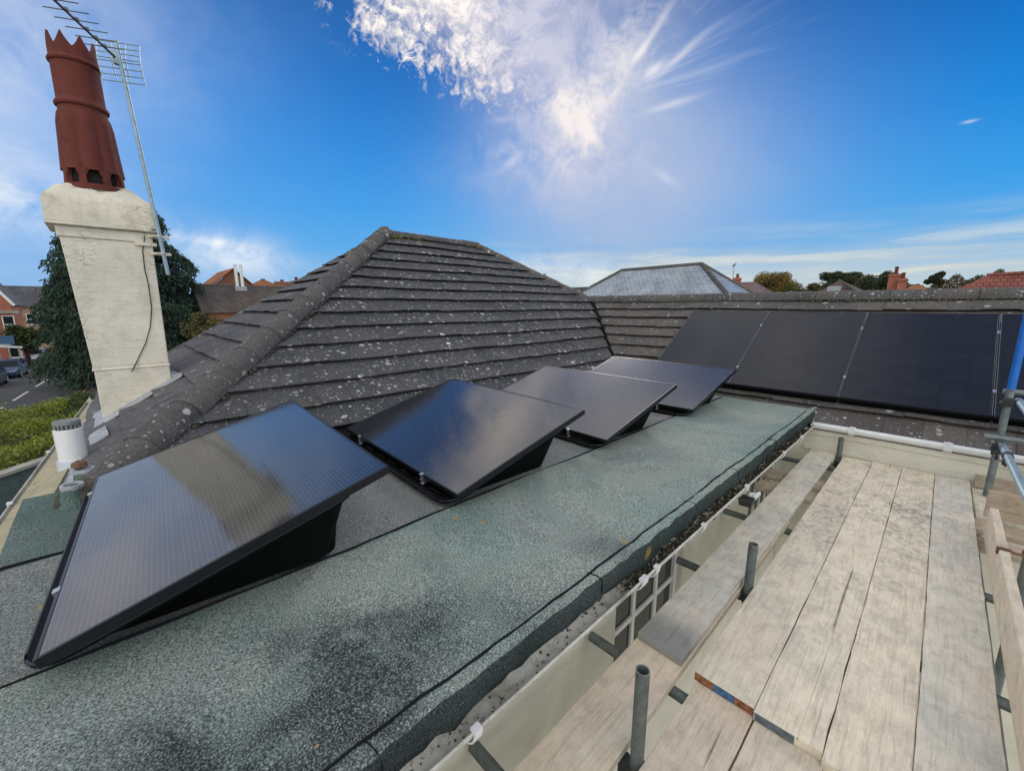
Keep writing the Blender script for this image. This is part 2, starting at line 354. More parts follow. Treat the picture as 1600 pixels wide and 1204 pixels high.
def m_wood(name, base, axis='Y', stains=.5, grey=.4):
    m, g = newmat(name)
    tcn = g.n('ShaderNodeTexCoord').outputs['Object']; oi = g.n('ShaderNodeObjectInfo').outputs['Random']
    off = g.n('ShaderNodeCombineXYZ', {0: g.math('MULTIPLY', oi, 17.0), 1: g.math('MULTIPLY', oi, 31.0), 2: g.math('MULTIPLY', oi, 7.0)}).outputs[0]
    P0 = g.vmath('ADD', tcn, off).outputs[0]
    k = {'Y': (1, .055, 1), 'X': (.055, 1, 1), 'Z': (1, 1, .055)}[axis]
    P = g.scale(P0, k)
    wob = g.noise(g.scale(P0, tuple(v*4 if v < 1 else v for v in k)), 4, 3)
    grn = g.noise(P, 75, 5, .7, 1.5); ln = g.noise(P, 24, 4, .6, 2.5); fine = g.noise(P, 320, 2, .6)
    big = g.noise(P0, 2.2, 5, .6, .4); spk = g.noise(P0, 26, 6, .7, .3)
    col = g.mix(g.step(big, .35, .65), tuple(c*.90 for c in base), (base[0]*.95*(1-grey)+.46*grey, base[1]*(1-grey)+.455*grey, base[2]*1.0*(1-grey)+.42*grey))
    col = g.mix(g.math('MULTIPLY', oi, .35), col, tuple(base[i]*(.98, .93, .88)[i] for i in range(3)))
    col = g.mix(1.0, col, g.ramp(grn, [(.30, .70), (.42, .94), (.58, 1.04), (.72, 1.10)]), 'MULTIPLY')
    col = g.mix(1.0, col, g.ramp(ln, [(.36, .86), (.46, 1.0), (.62, 1.0), (.7, .93)]), 'MULTIPLY')
    crack = g.step(g.noise(g.scale(P0, tuple(v*.45 if v < 1 else v for v in k)), 30, 2, .5, 1.0), .29, .25)
    col = g.mix(g.math('MULTIPLY', crack, .75), col, (.07, .055, .045))
    hu = g.noise(P0, 3.4, 4, .6, .5); col = g.mix(g.math('MULTIPLY', g.step(hu, .52, .66), .35), col, (.56, .58, .47)); col = g.mix(g.math('MULTIPLY', g.step(hu, .48, .34), .30), col, (.64, .53, .42))
    mot = g.noise(g.scale(P0, tuple(.75 if v < 1 else v for v in k)), 13, 7, .72, .3); col = g.mix(1.0, col, g.ramp(mot, [(.30, .76), (.5, 1.0), (.7, 1.14)]), 'MULTIPLY')
    # dark scuffs and splashes, strongest towards the far end
    yy = g.n('ShaderNodeSeparateXYZ', {0: g.n('ShaderNodeNewGeometry').outputs['Position']}).outputs[1]
    z_ = g.math('ADD', .25, g.step(yy, 2.6, 4.3)); 
    s = g.math('MULTIPLY', g.step(g.math('ADD', g.math('MULTIPLY', spk, .55), g.math('MULTIPLY', big, .45)), .50, .62), z_)
    col = g.mix(g.math('MULTIPLY', s, stains, clamp=True), col, (.10, .09, .085))
    v = g.n('ShaderNodeTexVoronoi', {'Vector': g.scale(P0, tuple(.35 if q < 1 else 1 for q in k)), 'Scale': 9.0})
    kn = g.math('MULTIPLY', g.step(v.outputs['Distance'], .12, .07), g.math('GREATER_THAN', g.n('ShaderNodeSeparateXYZ', {0: v.outputs['Color']}).outputs[0], .90))
    col = g.mix(g.math('MULTIPLY', kn, .7), col, (.12, .085, .06))
    if name.startswith('grey'):      # weather-blackened near end of the loose board
        PP = g.n('ShaderNodeNewGeometry').outputs['Position']; dd = g.vmath('DISTANCE', PP, (-.72, 1.62, -1.55)).outputs['Value']
        k_ = g.step(g.math('ADD', dd, g.math('MULTIPLY', g.noise(PP, 14, 5), .12)), .40, .22)
        col = g.mix(g.math('MULTIPLY', k_, .72), col, (.15, .16, .165))
    finish(g, col, .85, g.math('ADD', grn, g.math('MULTIPLY', fine, .4)), .35, .003, spec=.25); return m

def m_render_wall(name, base, cracks=1.0, dirt=.4, grain=1.0):
    m, g = newmat(name); P = pos(g)
    n = g.noise(P, 3.0, 5, .6, .3); f = g.noise(P, 60, 4, .7); vv = g.scale(P, (1, 1, 1.9))
    w = g.n('ShaderNodeTexNoise', {'Vector': P, 'Scale': 7.0, 'Detail': 4.0}).outputs['Color']
    Pw = g.vmath('ADD', vv, g.scale(w, (.25, .25, .25))).outputs[0]
    v = g.n('ShaderNodeTexVoronoi', {'Vector': Pw, 'Scale': 8.5}, feature='DISTANCE_TO_EDGE')
    crs = g.math('FRACT', g.math('DIVIDE', g.math('ADD', g.n('ShaderNodeSeparateXYZ', {0: P}).outputs[2], g.math('MULTIPLY', g.noise(P, 9, 4, .6), .05)), .075))
    crs = g.step(g.math('ABSOLUTE', g.math('SUBTRACT', crs, .5)), .47, .5)
    ck = g.math('MAXIMUM', g.math('MULTIPLY', g.step(v.outputs['Distance'], .020, .006), g.step(g.noise(P, 3.1, 3), .50, .60)), g.math('MULTIPLY', g.math('MULTIPLY', crs, g.step(g.noise(P, 5, 3), .52, .66)), .8))
    col = g.mix(g.step(n, .3, .7), tuple(c*.86 for c in base), tuple(min(1, c*1.08) for c in base))
    dt = g.math('MAXIMUM', g.step(g.noise(g.vmath('ADD', P, (5, 5, 5)).outputs[0], 5, 7, .7, .4), .52, .72), g.math('MULTIPLY', g.step(g.noise(g.scale(g.vmath('ADD', P, (1, 9, 5)).outputs[0], (1, 1, .16)), 16, 5, .65), .52, .72), .6))
    col = g.mix(g.math('MULTIPLY', dt, dirt), col, (base[0]*.45, base[1]*.42, base[2]*.36))
    col = g.mix(g.math('MULTIPLY', ck, .75*cracks), col, (.12, .10, .07))
    h = g.math('SUBTRACT', g.math('ADD', g.math('MULTIPLY', f, .5*grain), g.noise(g.scale(P, (1, 1, 3)), 9, 4, .6)), g.math('MULTIPLY', ck, .6*cracks))
    finish(g, col, .85, h, .5, .012, spec=.2); return m

def m_glass_pv(name, along='X', pitch=.018, dim=1.0, ior=1.62):
    # cells under glass: very dark blue-black, fine busbars, gaps between half cells
    m, g = newmat(name); P = g.n('ShaderNodeTexCoord').outputs['Object']
    s = g.n('ShaderNodeSeparateXYZ', {0: P})
    a = s.outputs[0]; b = s.outputs[1]
    def lines(c, p, w, off=0):
        f = g.math('FRACT', g.math('DIVIDE', g.math('ADD', c, off), p))
        f = g.math('ABSOLUTE', g.math('SUBTRACT', f, .5)); return g.math('GREATER_THAN', f, .5-w/p/2)
    bus = lines(b, pitch, .0016); gapb = lines(b, .1855, .0035, .01); gapa = lines(a, .094, .0022, .004)
    n = g.noise(P, 2.5, 3)
    ri = g.n('ShaderNodeTexWhiteNoise', {0: g.n('ShaderNodeCombineXYZ', {0: g.math('FLOOR', g.math('DIVIDE', g.math('ADD', a, .004), .094)), 1: g.math('FLOOR', g.math('DIVIDE', g.math('ADD', b, .01), .1855))}).outputs[0]}, noise_dimensions='3D').outputs['Value']
    col = g.mix(ri, (.006, .009, .014), (.010, .014, .020))
    col = g.mix(g.math('MULTIPLY', bus, dim), col, (.085, .085, .095))
    col = g.mix(g.math('MAXIMUM', g.math('MULTIPLY', gapb, .9), g.math('MULTIPLY', gapa, .5)), col, (.002, .002, .003))
    dust = g.noise(P, 30, 4, .7)
    col = g.mix(g.math('MULTIPLY', g.math('ADD', .03, g.math('MULTIPLY', g.step(dust, .45, .8), .07)), dim), col, (.32, .31, .32))
    ro = g.math('ADD', .05, g.math('MULTIPLY', dust, .10))
    # shallow waviness of rolled glass
    wav = g.noise(P, 3.0, 2)
    b_ = g.n('ShaderNodeBump', {'Height': wav, 'Strength': .06, 'Distance': .02})
    p = g.n('ShaderNodeBsdfPrincipled', {'Base Color': col, 'Roughness': ro, 'Specular IOR Level': .5, 'IOR': ior, 'Normal': b_.outputs[0]})
    g.n('ShaderNodeOutputMaterial', {0: p.outputs[0]}); return m

def m_brick(name, c1, c2, mort, sc=1.0, bump=True, vec='wall'):
    m, g = newmat(name)
    P = g.n('ShaderNodeNewGeometry').outputs['Position']; s = g.n('ShaderNodeSeparateXYZ', {0: P})
    v = g.n('ShaderNodeCombineXYZ', {0: g.math('ADD', s.outputs[0], s.outputs[1]), 1: s.outputs[2]}).outputs[0]
    b = g.n('ShaderNodeTexBrick', {'Vector': v, 'Color1': (*c1, 1), 'Color2': (*c2, 1), 'Mortar': (*mort, 1), 'Scale': sc, 'Mortar Size': .008, 'Brick Width': .225, 'Row Height': .075, 'Bias': 0.0})
    col = g.mix(1.0, b.outputs[0], g.ramp(g.noise(P, .8, 5), [(.3, .7), (.7, 1.25)]), 'MULTIPLY')
    finish(g, col, .9, b.outputs[1], .3, .01, spec=.2); return m

def m_farroof(name, c1, c2, rowh=.1, w=.18, axis='X', rough=.85, contrast=.5):
    # small plain tiles or slates: courses read from height, joints along the ridge
    m, g = newmat(name)
    P = g.n('ShaderNodeNewGeometry').outputs['Position']; s = g.n('ShaderNodeSeparateXYZ', {0: P})
    h = s.outputs[0] if axis == 'X' else s.outputs[1]
    if axis == 'XY': h = g.math('ADD', s.outputs[0], s.outputs[1])
    v = g.n('ShaderNodeCombineXYZ', {0: h, 1: s.outputs[2]}).outputs[0]
    b = g.n('ShaderNodeTexBrick', {'Vector': v, 'Color1': (*c1, 1), 'Color2': (*c2, 1), 'Mortar': (*[c*contrast for c in c1], 1), 'Scale': 1.0, 'Mortar Size': rowh*.11, 'Brick Width': w, 'Row Height': rowh, 'Mortar Smooth': .3})
    col = g.mix(1.0, b.outputs[0], g.ramp(g.noise(P, .9, 6, .65), [(.3, .65), (.7, 1.3)]), 'MULTIPLY')
    finish(g, col, rough, b.outputs[1], .5, .03, spec=.4); return m

def m_leaf(name, c1, c2, c3=None, rough=.7, sc=.6, trans=.25):
    m, g = newmat(name); P = pos(g)
    ri = g.n('ShaderNodeNewGeometry').outputs['Random Per Island']
    col = g.mix(ri, c1, c2)
    if c3: col = g.mix(g.step(g.noise(P, sc, 4, .6), .42, .62), col, c3)
    col = g.mix(1.0, col, g.ramp(g.noise(P, sc*3, 3), [(.3, .6), (.7, 1.3)]), 'MULTIPLY')
    d = g.n('ShaderNodeBsdfPrincipled', {'Base Color': col, 'Roughness': rough, 'Specular IOR Level': .25})
    t = g.n('ShaderNodeBsdfTranslucent', {'Color': col}); mx = g.n('ShaderNodeMixShader', {0: trans, 1: d.outputs[0], 2: t.outputs[0]})
    g.n('ShaderNodeOutputMaterial', {0: mx.outputs[0]}); return m

M = {}
M['felt'] = m_felt('green_mineral_felt', (.165, .235, .21), (.255, .285, .26))
M['felt_grey'] = m_felt('weathered_grey_felt', (.20, .205, .20), (.18, .225, .21), .5)
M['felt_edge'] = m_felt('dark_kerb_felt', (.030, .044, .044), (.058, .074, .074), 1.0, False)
M['felt_left'] = m_felt('dark_green_felt', (.095, .145, .135), (.15, .18, .165), .5, False)
M['bitumen'] = m_plain('bitumen_seam', (.012, .014, .016), .95, spec=.1)
M['tile'] = m_tile('weathered_concrete_tile', (.060, .064, .071), .75)
M['tile_left'] = m_tile('concrete_tile_smooth', (.095, .098, .106), .1, .1)
M['tile_right'] = m_tile('concrete_tile_brown', (.088, .085, .082), .22, .2)
M['ridge'] = m_tile('concrete_ridge_tile', (.078, .078, .078), .35, .2)
M['mortar'] = m_plain('mossy_mortar', (.075, .072, .055), .95, .5, 14, bs=.6, bd=.01)
M['under'] = m_plain('roof_underlay', (.008, .008, .008), .9)
M['cream'] = m_render_wall('cream_painted_render', (.66, .645, .55), .1, .08, .3)
M['chim'] = m_render_wall('cracked_masonry_paint', (.71, .675, .575), 1.0, .38)
M['chimcap'] = m_render_wall('stained_masonry_paint', (.71, .67, .555), 1.0, .6)
M['terra'] = m_render_wall('terracotta', (.140, .040, .032), .12, .8, .5)
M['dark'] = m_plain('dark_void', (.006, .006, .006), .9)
M['lead'] = m_plain('lead_flashing', (.34, .37, .40), .55, .25, 12, bs=.4, bd=.006)
M['whitepl'] = m_plain('white_plastic', (.74, .77, .78), .35, .08, 10, bs=.05)
M['gutterpl'] = m_render_wall('grimy_white_plastic', (.56, .56, .51), .0, 1.1, .3)
M['ventpl'] = m_plain('pale_blue_plastic', (.50, .56, .62), .4, .15, 9, bs=.1)
M['galv'] = m_plain('galvanised_steel', (.20, .235, .235), .5, .3, 25, metallic=.55, bs=.25, bd=.002)
M['galvd'] = m_plain('weathered_steel_tube', (.13, .155, .15), .6, .35, 25, metallic=.35, bs=.3, bd=.002)
M['galvb'] = m_plain('bluish_steel_tube', (.28, .39, .46), .45, .25, 20, metallic=.3, bs=.25, bd=.002)
M['blue'] = m_plain('blue_painted_steel', (.005, .14, .55), .45, .15, 12)
M['rust'] = m_plain('rusted_steel', (.16, .085, .05), .8, .4, 25, bs=.4)
M['coupler'] = m_plain('coupler_steel', (.05, .055, .055), .6, .4, 30, metallic=.4)
M['alu'] = m_plain('aluminium', (.50, .53, .56), .35, .1, 20, metallic=.9)
M['frame'] = m_plain('black_anodised_frame', (.016, .019, .024), .28, .15, 20, metallic=.4)
M['tub'] = m_plain('black_plastic_tub', (.0035, .004, .0045), .6, .3, 8, bs=.2, bd=.01, spec=.08)
M['pv'] = m_glass_pv('solar_glass', pitch=.0165, dim=.9, ior=2.1)
M['pvdark'] = m_glass_pv('solar_glass_dark', pitch=.0165, dim=.12, ior=1.5)
M['wood'] = m_wood('scaffold_board_wood', (.77, .695, .55), 'Y', .6, .45)
M['woodg'] = m_wood('grey_board_wood', (.73, .69, .575), 'Y', .25, .75)
M['woodp'] = m_wood('pinkish_board_wood', (.68, .585, .465), 'Y', .2, .1)
M['woodx'] = m_wood('cross_board_wood', (.42, .335, .25), 'X', .3, .2)
M['moss'] = m_leaf('moss_debris', (.03, .035, .02), (.10, .09, .06), None, .95, 3, 0)
M['white'] = m_plain('white_window_paint', (.74, .76, .74), .4, .08, 10)
M['pane'] = m_plain('window_glass', (.012, .018, .022), .06, .1, 2, bs=.0, spec=.25)
M['grille'] = m_plain('weathered_grille', (.20, .23, .22), .7, .3, 40)
M['blind'] = m_plain('grey_blind', (.035, .04, .045), .6)
M['blackpl'] = m_plain('black_plastic', (.01, .01, .011), .4, .1, 10)
# ------------------------------------------------------------------ the house we stand beside
house = thing('house', 'nearest cream rendered house with green felt flat roof and lichen spotted hipped tile roofs', 'house')
TAN = math.tan(R(32)); CS = math.cos(R(32)); SN = math.sin(R(32))
XE, ZF = -3.55, -1.14          # foot of the main tiled slope, flat roof level
P1 = Vector((-7.45, 3.95, ZF+3.9*TAN)); P2 = Vector((-7.45, 6.1, ZF+3.9*TAN)); HB = Vector((XE, -.15, ZF))
def clip(mb, planes):
    me = bpy.data.meshes.new('t'); me.from_pydata(mb.v, [], mb.f); bm = bmesh.new(); bm.from_mesh(me)
    for co, no in planes:
        bmesh.ops.bisect_plane(bm, geom=bm.verts[:]+bm.edges[:]+bm.faces[:], plane_co=co, plane_no=no, clear_outer=True)
    bm.verts.ensure_lookup_table(); bm.verts.index_update()
    out = MB(); out.v = [tuple(v.co) for v in bm.verts]; out.f = [tuple(v.index for v in f.verts) for f in bm.faces]
    bm.free(); bpy.data.meshes.remove(me); return out
def tiles(O, u, w, u0, u1, n, first=.09, gauge=.312, tw=.295, th=.013, jit=1.15, seed=1, lift=.054, sag=None):
    rnd = random.Random(seed); O = Vector(O); u = Vector(u).normalized(); w = Vector(w).normalized(); nn = u.cross(w).normalized()
    if nn.z < 0: nn = -nn
    mb = MB()
    for k in range(n):
        s0 = first+gauge*k
        off = (k % 2)*tw*.5+rnd.uniform(-.015, .015)
        i0 = int(math.floor((u0-off)/tw)); i1 = int(math.ceil((u1-off)/tw))
        for i in range(i0, i1):
            a = i*tw+off; b = a+tw-.002
            ds = rnd.gauss(0, .0035)*jit; dn = rnd.gauss(0, .0022)*jit; tl = rnd.gauss(0, .0022)*jit
            def P(uu, ss, hh):
                q = O+u*uu+w*ss+nn*hh
                if sag: q = q+nn*sag(uu, ss)
                return q
            L = gauge+.05; m_ = (a+b)/2
            base = [P(a, s0+ds, lift+dn-tl), P(b, s0+ds, lift+dn+tl), P(b, s0+L, .004), P(a, s0+L, .004)]
            top = [P(a, s0+ds, lift+th+dn-tl), P(b, s0+ds, lift+th+dn+tl), P(b, s0+L, .004+th*.8), P(a, s0+L, .004+th*.8)]
            mb.hexa(base, top)
    return mb
vert = lambda a, b, side: (Vector(a), (Vector((b[0]-a[0], b[1]-a[1], 0)).cross(Vector((0, 0, 1)))*side).normalized())
ZV = Vector((0, 0, 1))
# valley line x+y = 2.32, far hip x-y = -13.55
VAL0 = Vector((-3.3, 5.62, 0)); VAL1 = Vector((-5.558, 7.878, 0))
main = tiles((XE, 0, ZF), (0, 1, 0), (-CS, 0, SN), -1.0, 9.0, 15, seed=3, sag=lambda u_, s_: -.018*math.sin(min(1, max(0, s_/4.6))*math.pi)+.006*math.sin(u_*2.1+s_))
main = clip(main, [vert(HB, P1, -1), (Vector((-7.42, 0, 0)), Vector((-1, 0, 0))), vert(P2, VAL1, -1), (Vector((-1.16, 3.48-.035, 0)), Vector((1, 1, 0)).normalized())])
main.build('roof_slope', M['tile'], house)
ub = MB(); ub.add([(XE+.1, -.25, ZF-.07), (XE+.1, 5.67, ZF-.07), VAL1+ZV*.10, P2-ZV*.005, P1-ZV*.005], [(0, 1, 2, 3, 4)]); ub.build('roof_underlay', M['under'], house)
# left hip slope (rises towards +Y), verge on its far side
LS = (P1.z-HB.z)/(P1.y-HB.y); La = math.atan(LS)
O_l = (0, -.52, ZF+LS*(-.52+.15))
left = tiles(O_l, (1, 0, 0), (0, math.cos(La), math.sin(La)), -8.3, -3.0, 18, first=.02, gauge=.30, tw=.30, seed=9, jit=.9,
             lift=.050, sag=lambda u_, s_: .012*math.sin(min(1, max(0, (u_+7.6)/3.4))*math.pi)*min(1, max(0, (s_-1.0)/.9)))
left = clip(left, [vert(HB+Vector((.6, -.63, 0)), P1, 1), (Vector((-7.62, 0, 0)), Vector((-1, 0, 0))), (Vector((-3.78, 0, 0)), Vector((1, 0, 0))), (Vector((-3.2, -.56, 0)), Vector((-.085, -1, 0)).normalized())])
left.build('roof_slope', M['tile_left'], house)
lz = lambda y: ZF+LS*(y+.15)
MB().add([(-7.6, -.19, lz(-.19)-.01), (-3.76, -.50, lz(-.50)-.01), (-3.76, -.15, ZF-.01), tuple(P1-ZV*.01), (-7.6, P1.y, P1.z-.01)], [(0, 1, 2, 3, 4)]).build('roof_underlay', M['under'], house)
# slopes out of sight from here, behind the verge and the ridge
mbk = MB(); T_ = P1.z-.02
mbk.add([(-7.66, -.18, lz(-.18)-.02), (-7.62, P1.y, T_), (-9.9, P1.y, -1.35), (-8.1, -.18, -1.35)], [(0, 1, 2, 3)])
mbk.add([(-7.62, P1.y, T_), tuple(P1-ZV*.02), tuple(P2-ZV*.02), (-9.9, P2.y, -1.35), (-9.9, P1.y, -1.35)], [(0, 1, 2), (0, 2, 3, 4)])
mbk.add([tuple(P2-ZV*.02), (-9.9, 10.9, -1.5), (-9.9, P2.y, -1.35)], [(0, 1, 2)])
mbk.add([tuple(P2-ZV*.02), (VAL1.x, VAL1.y, .09), (-5.5, 10.9, -1.5), (-9.9, 10.9, -1.5)], [(0, 1, 2, 3)])
mbk.build('roof_slope', M['tile_left'], house)
# right wing slope and its ridge
YE, ZE, YR = 5.68, -1.26, 7.878; ZR = ZE+(YR-YE)*TAN
right = tiles((0, YE, ZE), (1, 0, 0), (0, CS, SN), -6.2, 9.0, 10, first=-.12, gauge=.29, tw=.297, seed=17, jit=1.2, sag=lambda u_, s_: .008*math.sin(u_*1.7))
right = clip(right, [(Vector((-1.16, 3.48+.035, 0)), Vector((-1, -1, 0)).normalized()), (Vector((0, YR-.03, 0)), Vector((0, 1, 0)))])
right.build('roof_slope', M['tile_right'], house)
mr = MB(); mr.add([(-3.36, YE-.1, ZE-.07), (9, YE-.1, ZE-.07), (9, YR, ZR-.005), (-5.56, YR, ZR-.005)], [(0, 1, 2, 3)]); mr.build('roof_underlay', M['under'], house)
MB().add([(-5.56, YR, ZR-.01), (9, YR, ZR-.01), (9, 11.2, ZR-.01-3.3*TAN), (-5.56, 11.2, ZR-.01-3.3*TAN)], [(3, 2, 1, 0)]).build('roof_slope', M['tile_right'], house)

def ridge_run(A, B, r, seg=.42, drop=.03, name='ridge_tiles', mat='ridge', mortar=True, flat=1.0, seed=5):
    rnd = random.Random(seed); A = Vector(A); B = Vector(B); d = (B-A).normalized(); L = (B-A).length
    side = d.cross(ZV).normalized(); up = side.cross(d).normalized(); mb = MB(); n = max(1, round(L/seg)); N = 14
    for i in range(n):
        a0 = A+d*(L*i/n)+side*rnd.gauss(0, .004)+up*rnd.gauss(0, .003); a1 = A+d*(L*(i+1)/n-.006)+side*rnd.gauss(0, .004)
        vs = []
        for (p, rr) in ((a0, r*1.03), (a1, r)):
            for q in (rr, rr-.022):
                for k in range(N+1):
                    t = math.pi*k/N; vs.append(p+side*math.cos(t)*q+up*(math.sin(t)*q*flat-drop))
        m = N+1; fs = []
        for k in range(N):
            fs += [(k, k+1, 2*m+k+1, 2*m+k), (m+k, 3*m+k, 3*m+k+1, m+k+1), (k, m+k, m+k+1, k+1), (2*m+k, 2*m+k+1, 3*m+k+1, 3*m+k)]
        fs += [(0, 2*m, 3*m, m), (N, m+N, 3*m+N, 2*m+N)]
        mb.add(vs, fs)
    o = mb.build(name, M[mat], house, smooth='auto')
    if mortar:
        mm = MB(); n2 = int(L/.05); pa = []
        for sgn in (-1, 1):
            for i in range(n2):
                p = A+d*(L*(i+.5)/n2)+side*sgn*(r*.93+rnd.uniform(-.006, .012))-up*(drop+.022+rnd.uniform(-.004, .008))
                s = rnd.uniform(.022, .036); vs = [p+Vector((rnd.gauss(0, .3), rnd.gauss(0, .3), rnd.gauss(0, .3)))*s*.5+q*s for q in (d*1.3, side, up*.8, -d*1.3, -side, -up*.8)]
                mm.add(vs, [(0, 1, 2), (1, 3, 2), (3, 4, 2), (4, 0, 2), (1, 0, 5), (3, 1, 5), (4, 3, 5), (0, 4, 5)])
        for sgn in (-1, 1): pass
        mq = [MB(), MB()]
        for i_, v_ in enumerate(mm.v): mq[0 if i_ < len(mm.v)//2 else 1].v.append(v_)
        hv_ = len(mm.v)//2
        mq[0].f = [f_ for f_ in mm.f if f_[0] < hv_]; mq[1].f = [tuple(q-hv_ for q in f_) for f_ in mm.f if f_[0] >= hv_]
        for q_ in mq: q_.build('mortar', M['mortar'], o, smooth=True)
    return o
ridge_run(HB+Vector((.05, -.05, -.005)), P1+Vector((0, 0, .05)), .135, name='hip_tiles', drop=.025, flat=1.0)
ridge_run(P1+Vector((0, -.03, .03)), P2+Vector((0, .05, .03)), .12, drop=.06, seed=8)
ridge_run(Vector((VAL1.x-.05, VAL1.y, ZR+.03)), P2+Vector((0, 0, .03)), .115, name='hip_tiles', drop=.06, seed=12)
ridge_run(Vector((VAL1.x, YR, ZR+.03)), Vector((9, YR, ZR+.03)), .13, drop=.055, seed=21)
ridge_run(Vector((-7.62, -.19, lz(-.19)+.03)), Vector((-7.55, P1.y, P1.z+.02)), .085, seg=.4, name='verge_tiles', drop=.05, seed=31)
eb = MB(); eb.lathe([(.001, .12), (.07, .105), (.12, .06), (.145, .0), (.16, -.06)], HB+Vector((.06, -.06, .0)), 16, lambda t, z: 1+.10*math.sin(t*5+z*30)+.06*math.sin(t*9))
eb.build('mortar', M['mortar'], house, smooth=True)
# patches of moss where ridge and hips meet
rn = random.Random(4); mo = MB()
for c, n_, sp in ((P1+Vector((.14, .12, .02)), 70, .12), (P1+Vector((.16, .5, .0)), 40, .22), (P2+Vector((.13, -.1, .0)), 70, .13)):
    for i in range(n_):
        p = c+Vector((rn.gauss(0, .05), rn.gauss(0, sp), 0)); p.z = P1.z-(p.x-P1.x)*TAN+.05+rn.uniform(0, .02); s = rn.uniform(.008, .024)
        mo.lathe([(0, -s), (s, 0), (s*.7, s*.6), (0, s*.8)], p, 6)
M['ochremoss'] = m_leaf('ochre_moss', (.16, .12, .03), (.07, .075, .02), None, .95, 3, 0)
tag(mo.build('moss', M['ochremoss'], house, smooth=True), kind='stuff')
# valley gutter of ragged cut tiles
vl = MB(); rn = random.Random(2)
for i in range(34):
    t = i/33; p = Vector((-3.35, 5.67, 0)).lerp(Vector((-5.56, 7.878, 0)), t); p.z = ZF-TAN*(p.x-XE)+.02
    dd = Vector((-1, 1, .62)).normalized(); M_ = Matrix.Translation(p)@Matrix.Rotation(R(45)+rn.gauss(0, .15), 4, 'Z')@Matrix.Rotation(rn.gauss(0, .3), 4, 'X')
    vl.box(-.055, .055, -.05, .05, -.012, .02, M_)
vl.build('valley', M['bitumen'], house)

# flat roof: overlapping felt sheets, each lap a real 5 mm step with a bitumen line
Y0, Y1 = -.58, 5.585
def sheet(name, x0, x1, z, mat, y0=Y0, y1=Y1, seed=0):
    rnd = random.Random(seed); nx = max(2, int((x1-x0)/.12)); ny = 60; mb = MB()
    vs = []
    for j in range(ny+1):
        for i in range(nx+1):
            x = x0+(x1-x0)*i/nx; y = y0+(y1-y0)*j/ny
            if i in (0,): x += .006*math.sin(y*3+seed)+rnd.gauss(0, .0015)
            vs.append((x, y, z+.0035*math.sin(x*5+y*2.3)+.0025*math.sin(y*7-x*3)))
    mb.add(vs, [(j*(nx+1)+i, j*(nx+1)+i+1, (j+1)*(nx+1)+i+1, (j+1)*(nx+1)+i) for j in range(ny) for i in range(nx)])
    return mb.build(name, mat, house, smooth=True)
sheet('felt_sheet', -3.75, -2.74, ZF-.012, M['felt_left'], -.5, 1.3, 1)
sheet('felt_sheet', -3.75, -2.74, ZF-.012, M['felt_grey'], 1.28, Y1, 2)
sheet('felt_sheet', -2.76, -1.82, ZF-.006, M['felt_grey'], Y0, Y1, 3)
sheet('felt_sheet', -1.84, -.90, ZF, M['felt'], Y0, Y1, 4)
sm = MB()
for x, z in ((-2.76, ZF-.004), (-1.84, ZF+.001)):
    path = [(x+.006*math.sin(y_*.1*3)+rn.gauss(0, .002), y_*.1, z) for y_ in range(-5, 56)]
    sm.tube(path, [.0045+rn.uniform(0, .003) for _ in path], 6)
sm.build('bitumen_seam', M['bitumen'], house)
# kerb along the gutter: swollen felt roll turned down into the gutter
rnd = random.Random(6); kb = MB(); NY = 120; prof = [(-.935, .003), (-.905, .008), (-.884, .008), (-.872, .001), (-.866, -.014), (-.867, -.05), (-.874, -.09), (-.885, -.125), (-.91, -.135)]
vs = []
for j in range(NY+1):
    y = Y0+(Y1-Y0)*j/NY; wv = .006*math.sin(y*4.1)+.004*math.sin(y*11+1)+.003*math.sin(y*23); nearw = max(0, (1.3-y))*.004
    for i, (x, z) in enumerate(prof):
        o_ = wv*(i/8) + (nearw*-1 if i > 4 else 0)
        vs.append((x+o_+(rnd.gauss(0, .0025 if i < 5 else .0055) if 0 < i else .004*math.sin(y*5)), y, ZF+z+rnd.gauss(0, .002)))
m_ = len(prof)
kb.add(vs, [(j*m_+i, j*m_+i+1, (j+1)*m_+i+1, (j+1)*m_+i) for j in range(NY) for i in range(m_-1)])
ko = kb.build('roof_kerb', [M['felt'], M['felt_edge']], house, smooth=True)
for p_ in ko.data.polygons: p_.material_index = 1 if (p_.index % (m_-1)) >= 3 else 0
sm = MB()
sm.tube([(-.922+.004*math.sin(j*.1*5)+rnd.gauss(0, .003), Y0+j*.1, ZF+.006) for j in range(61)], .005, 6)
for y in (.35, 1.36, 2.33, 3.05, 4.0, 5.0):
    sm.tube([(x+.001, y+.012*i*.3, ZF+z+.0005) for i, (x, z) in enumerate(prof[:8])], .0028, 6)
sm.build('bitumen_seam', M['bitumen'], house)

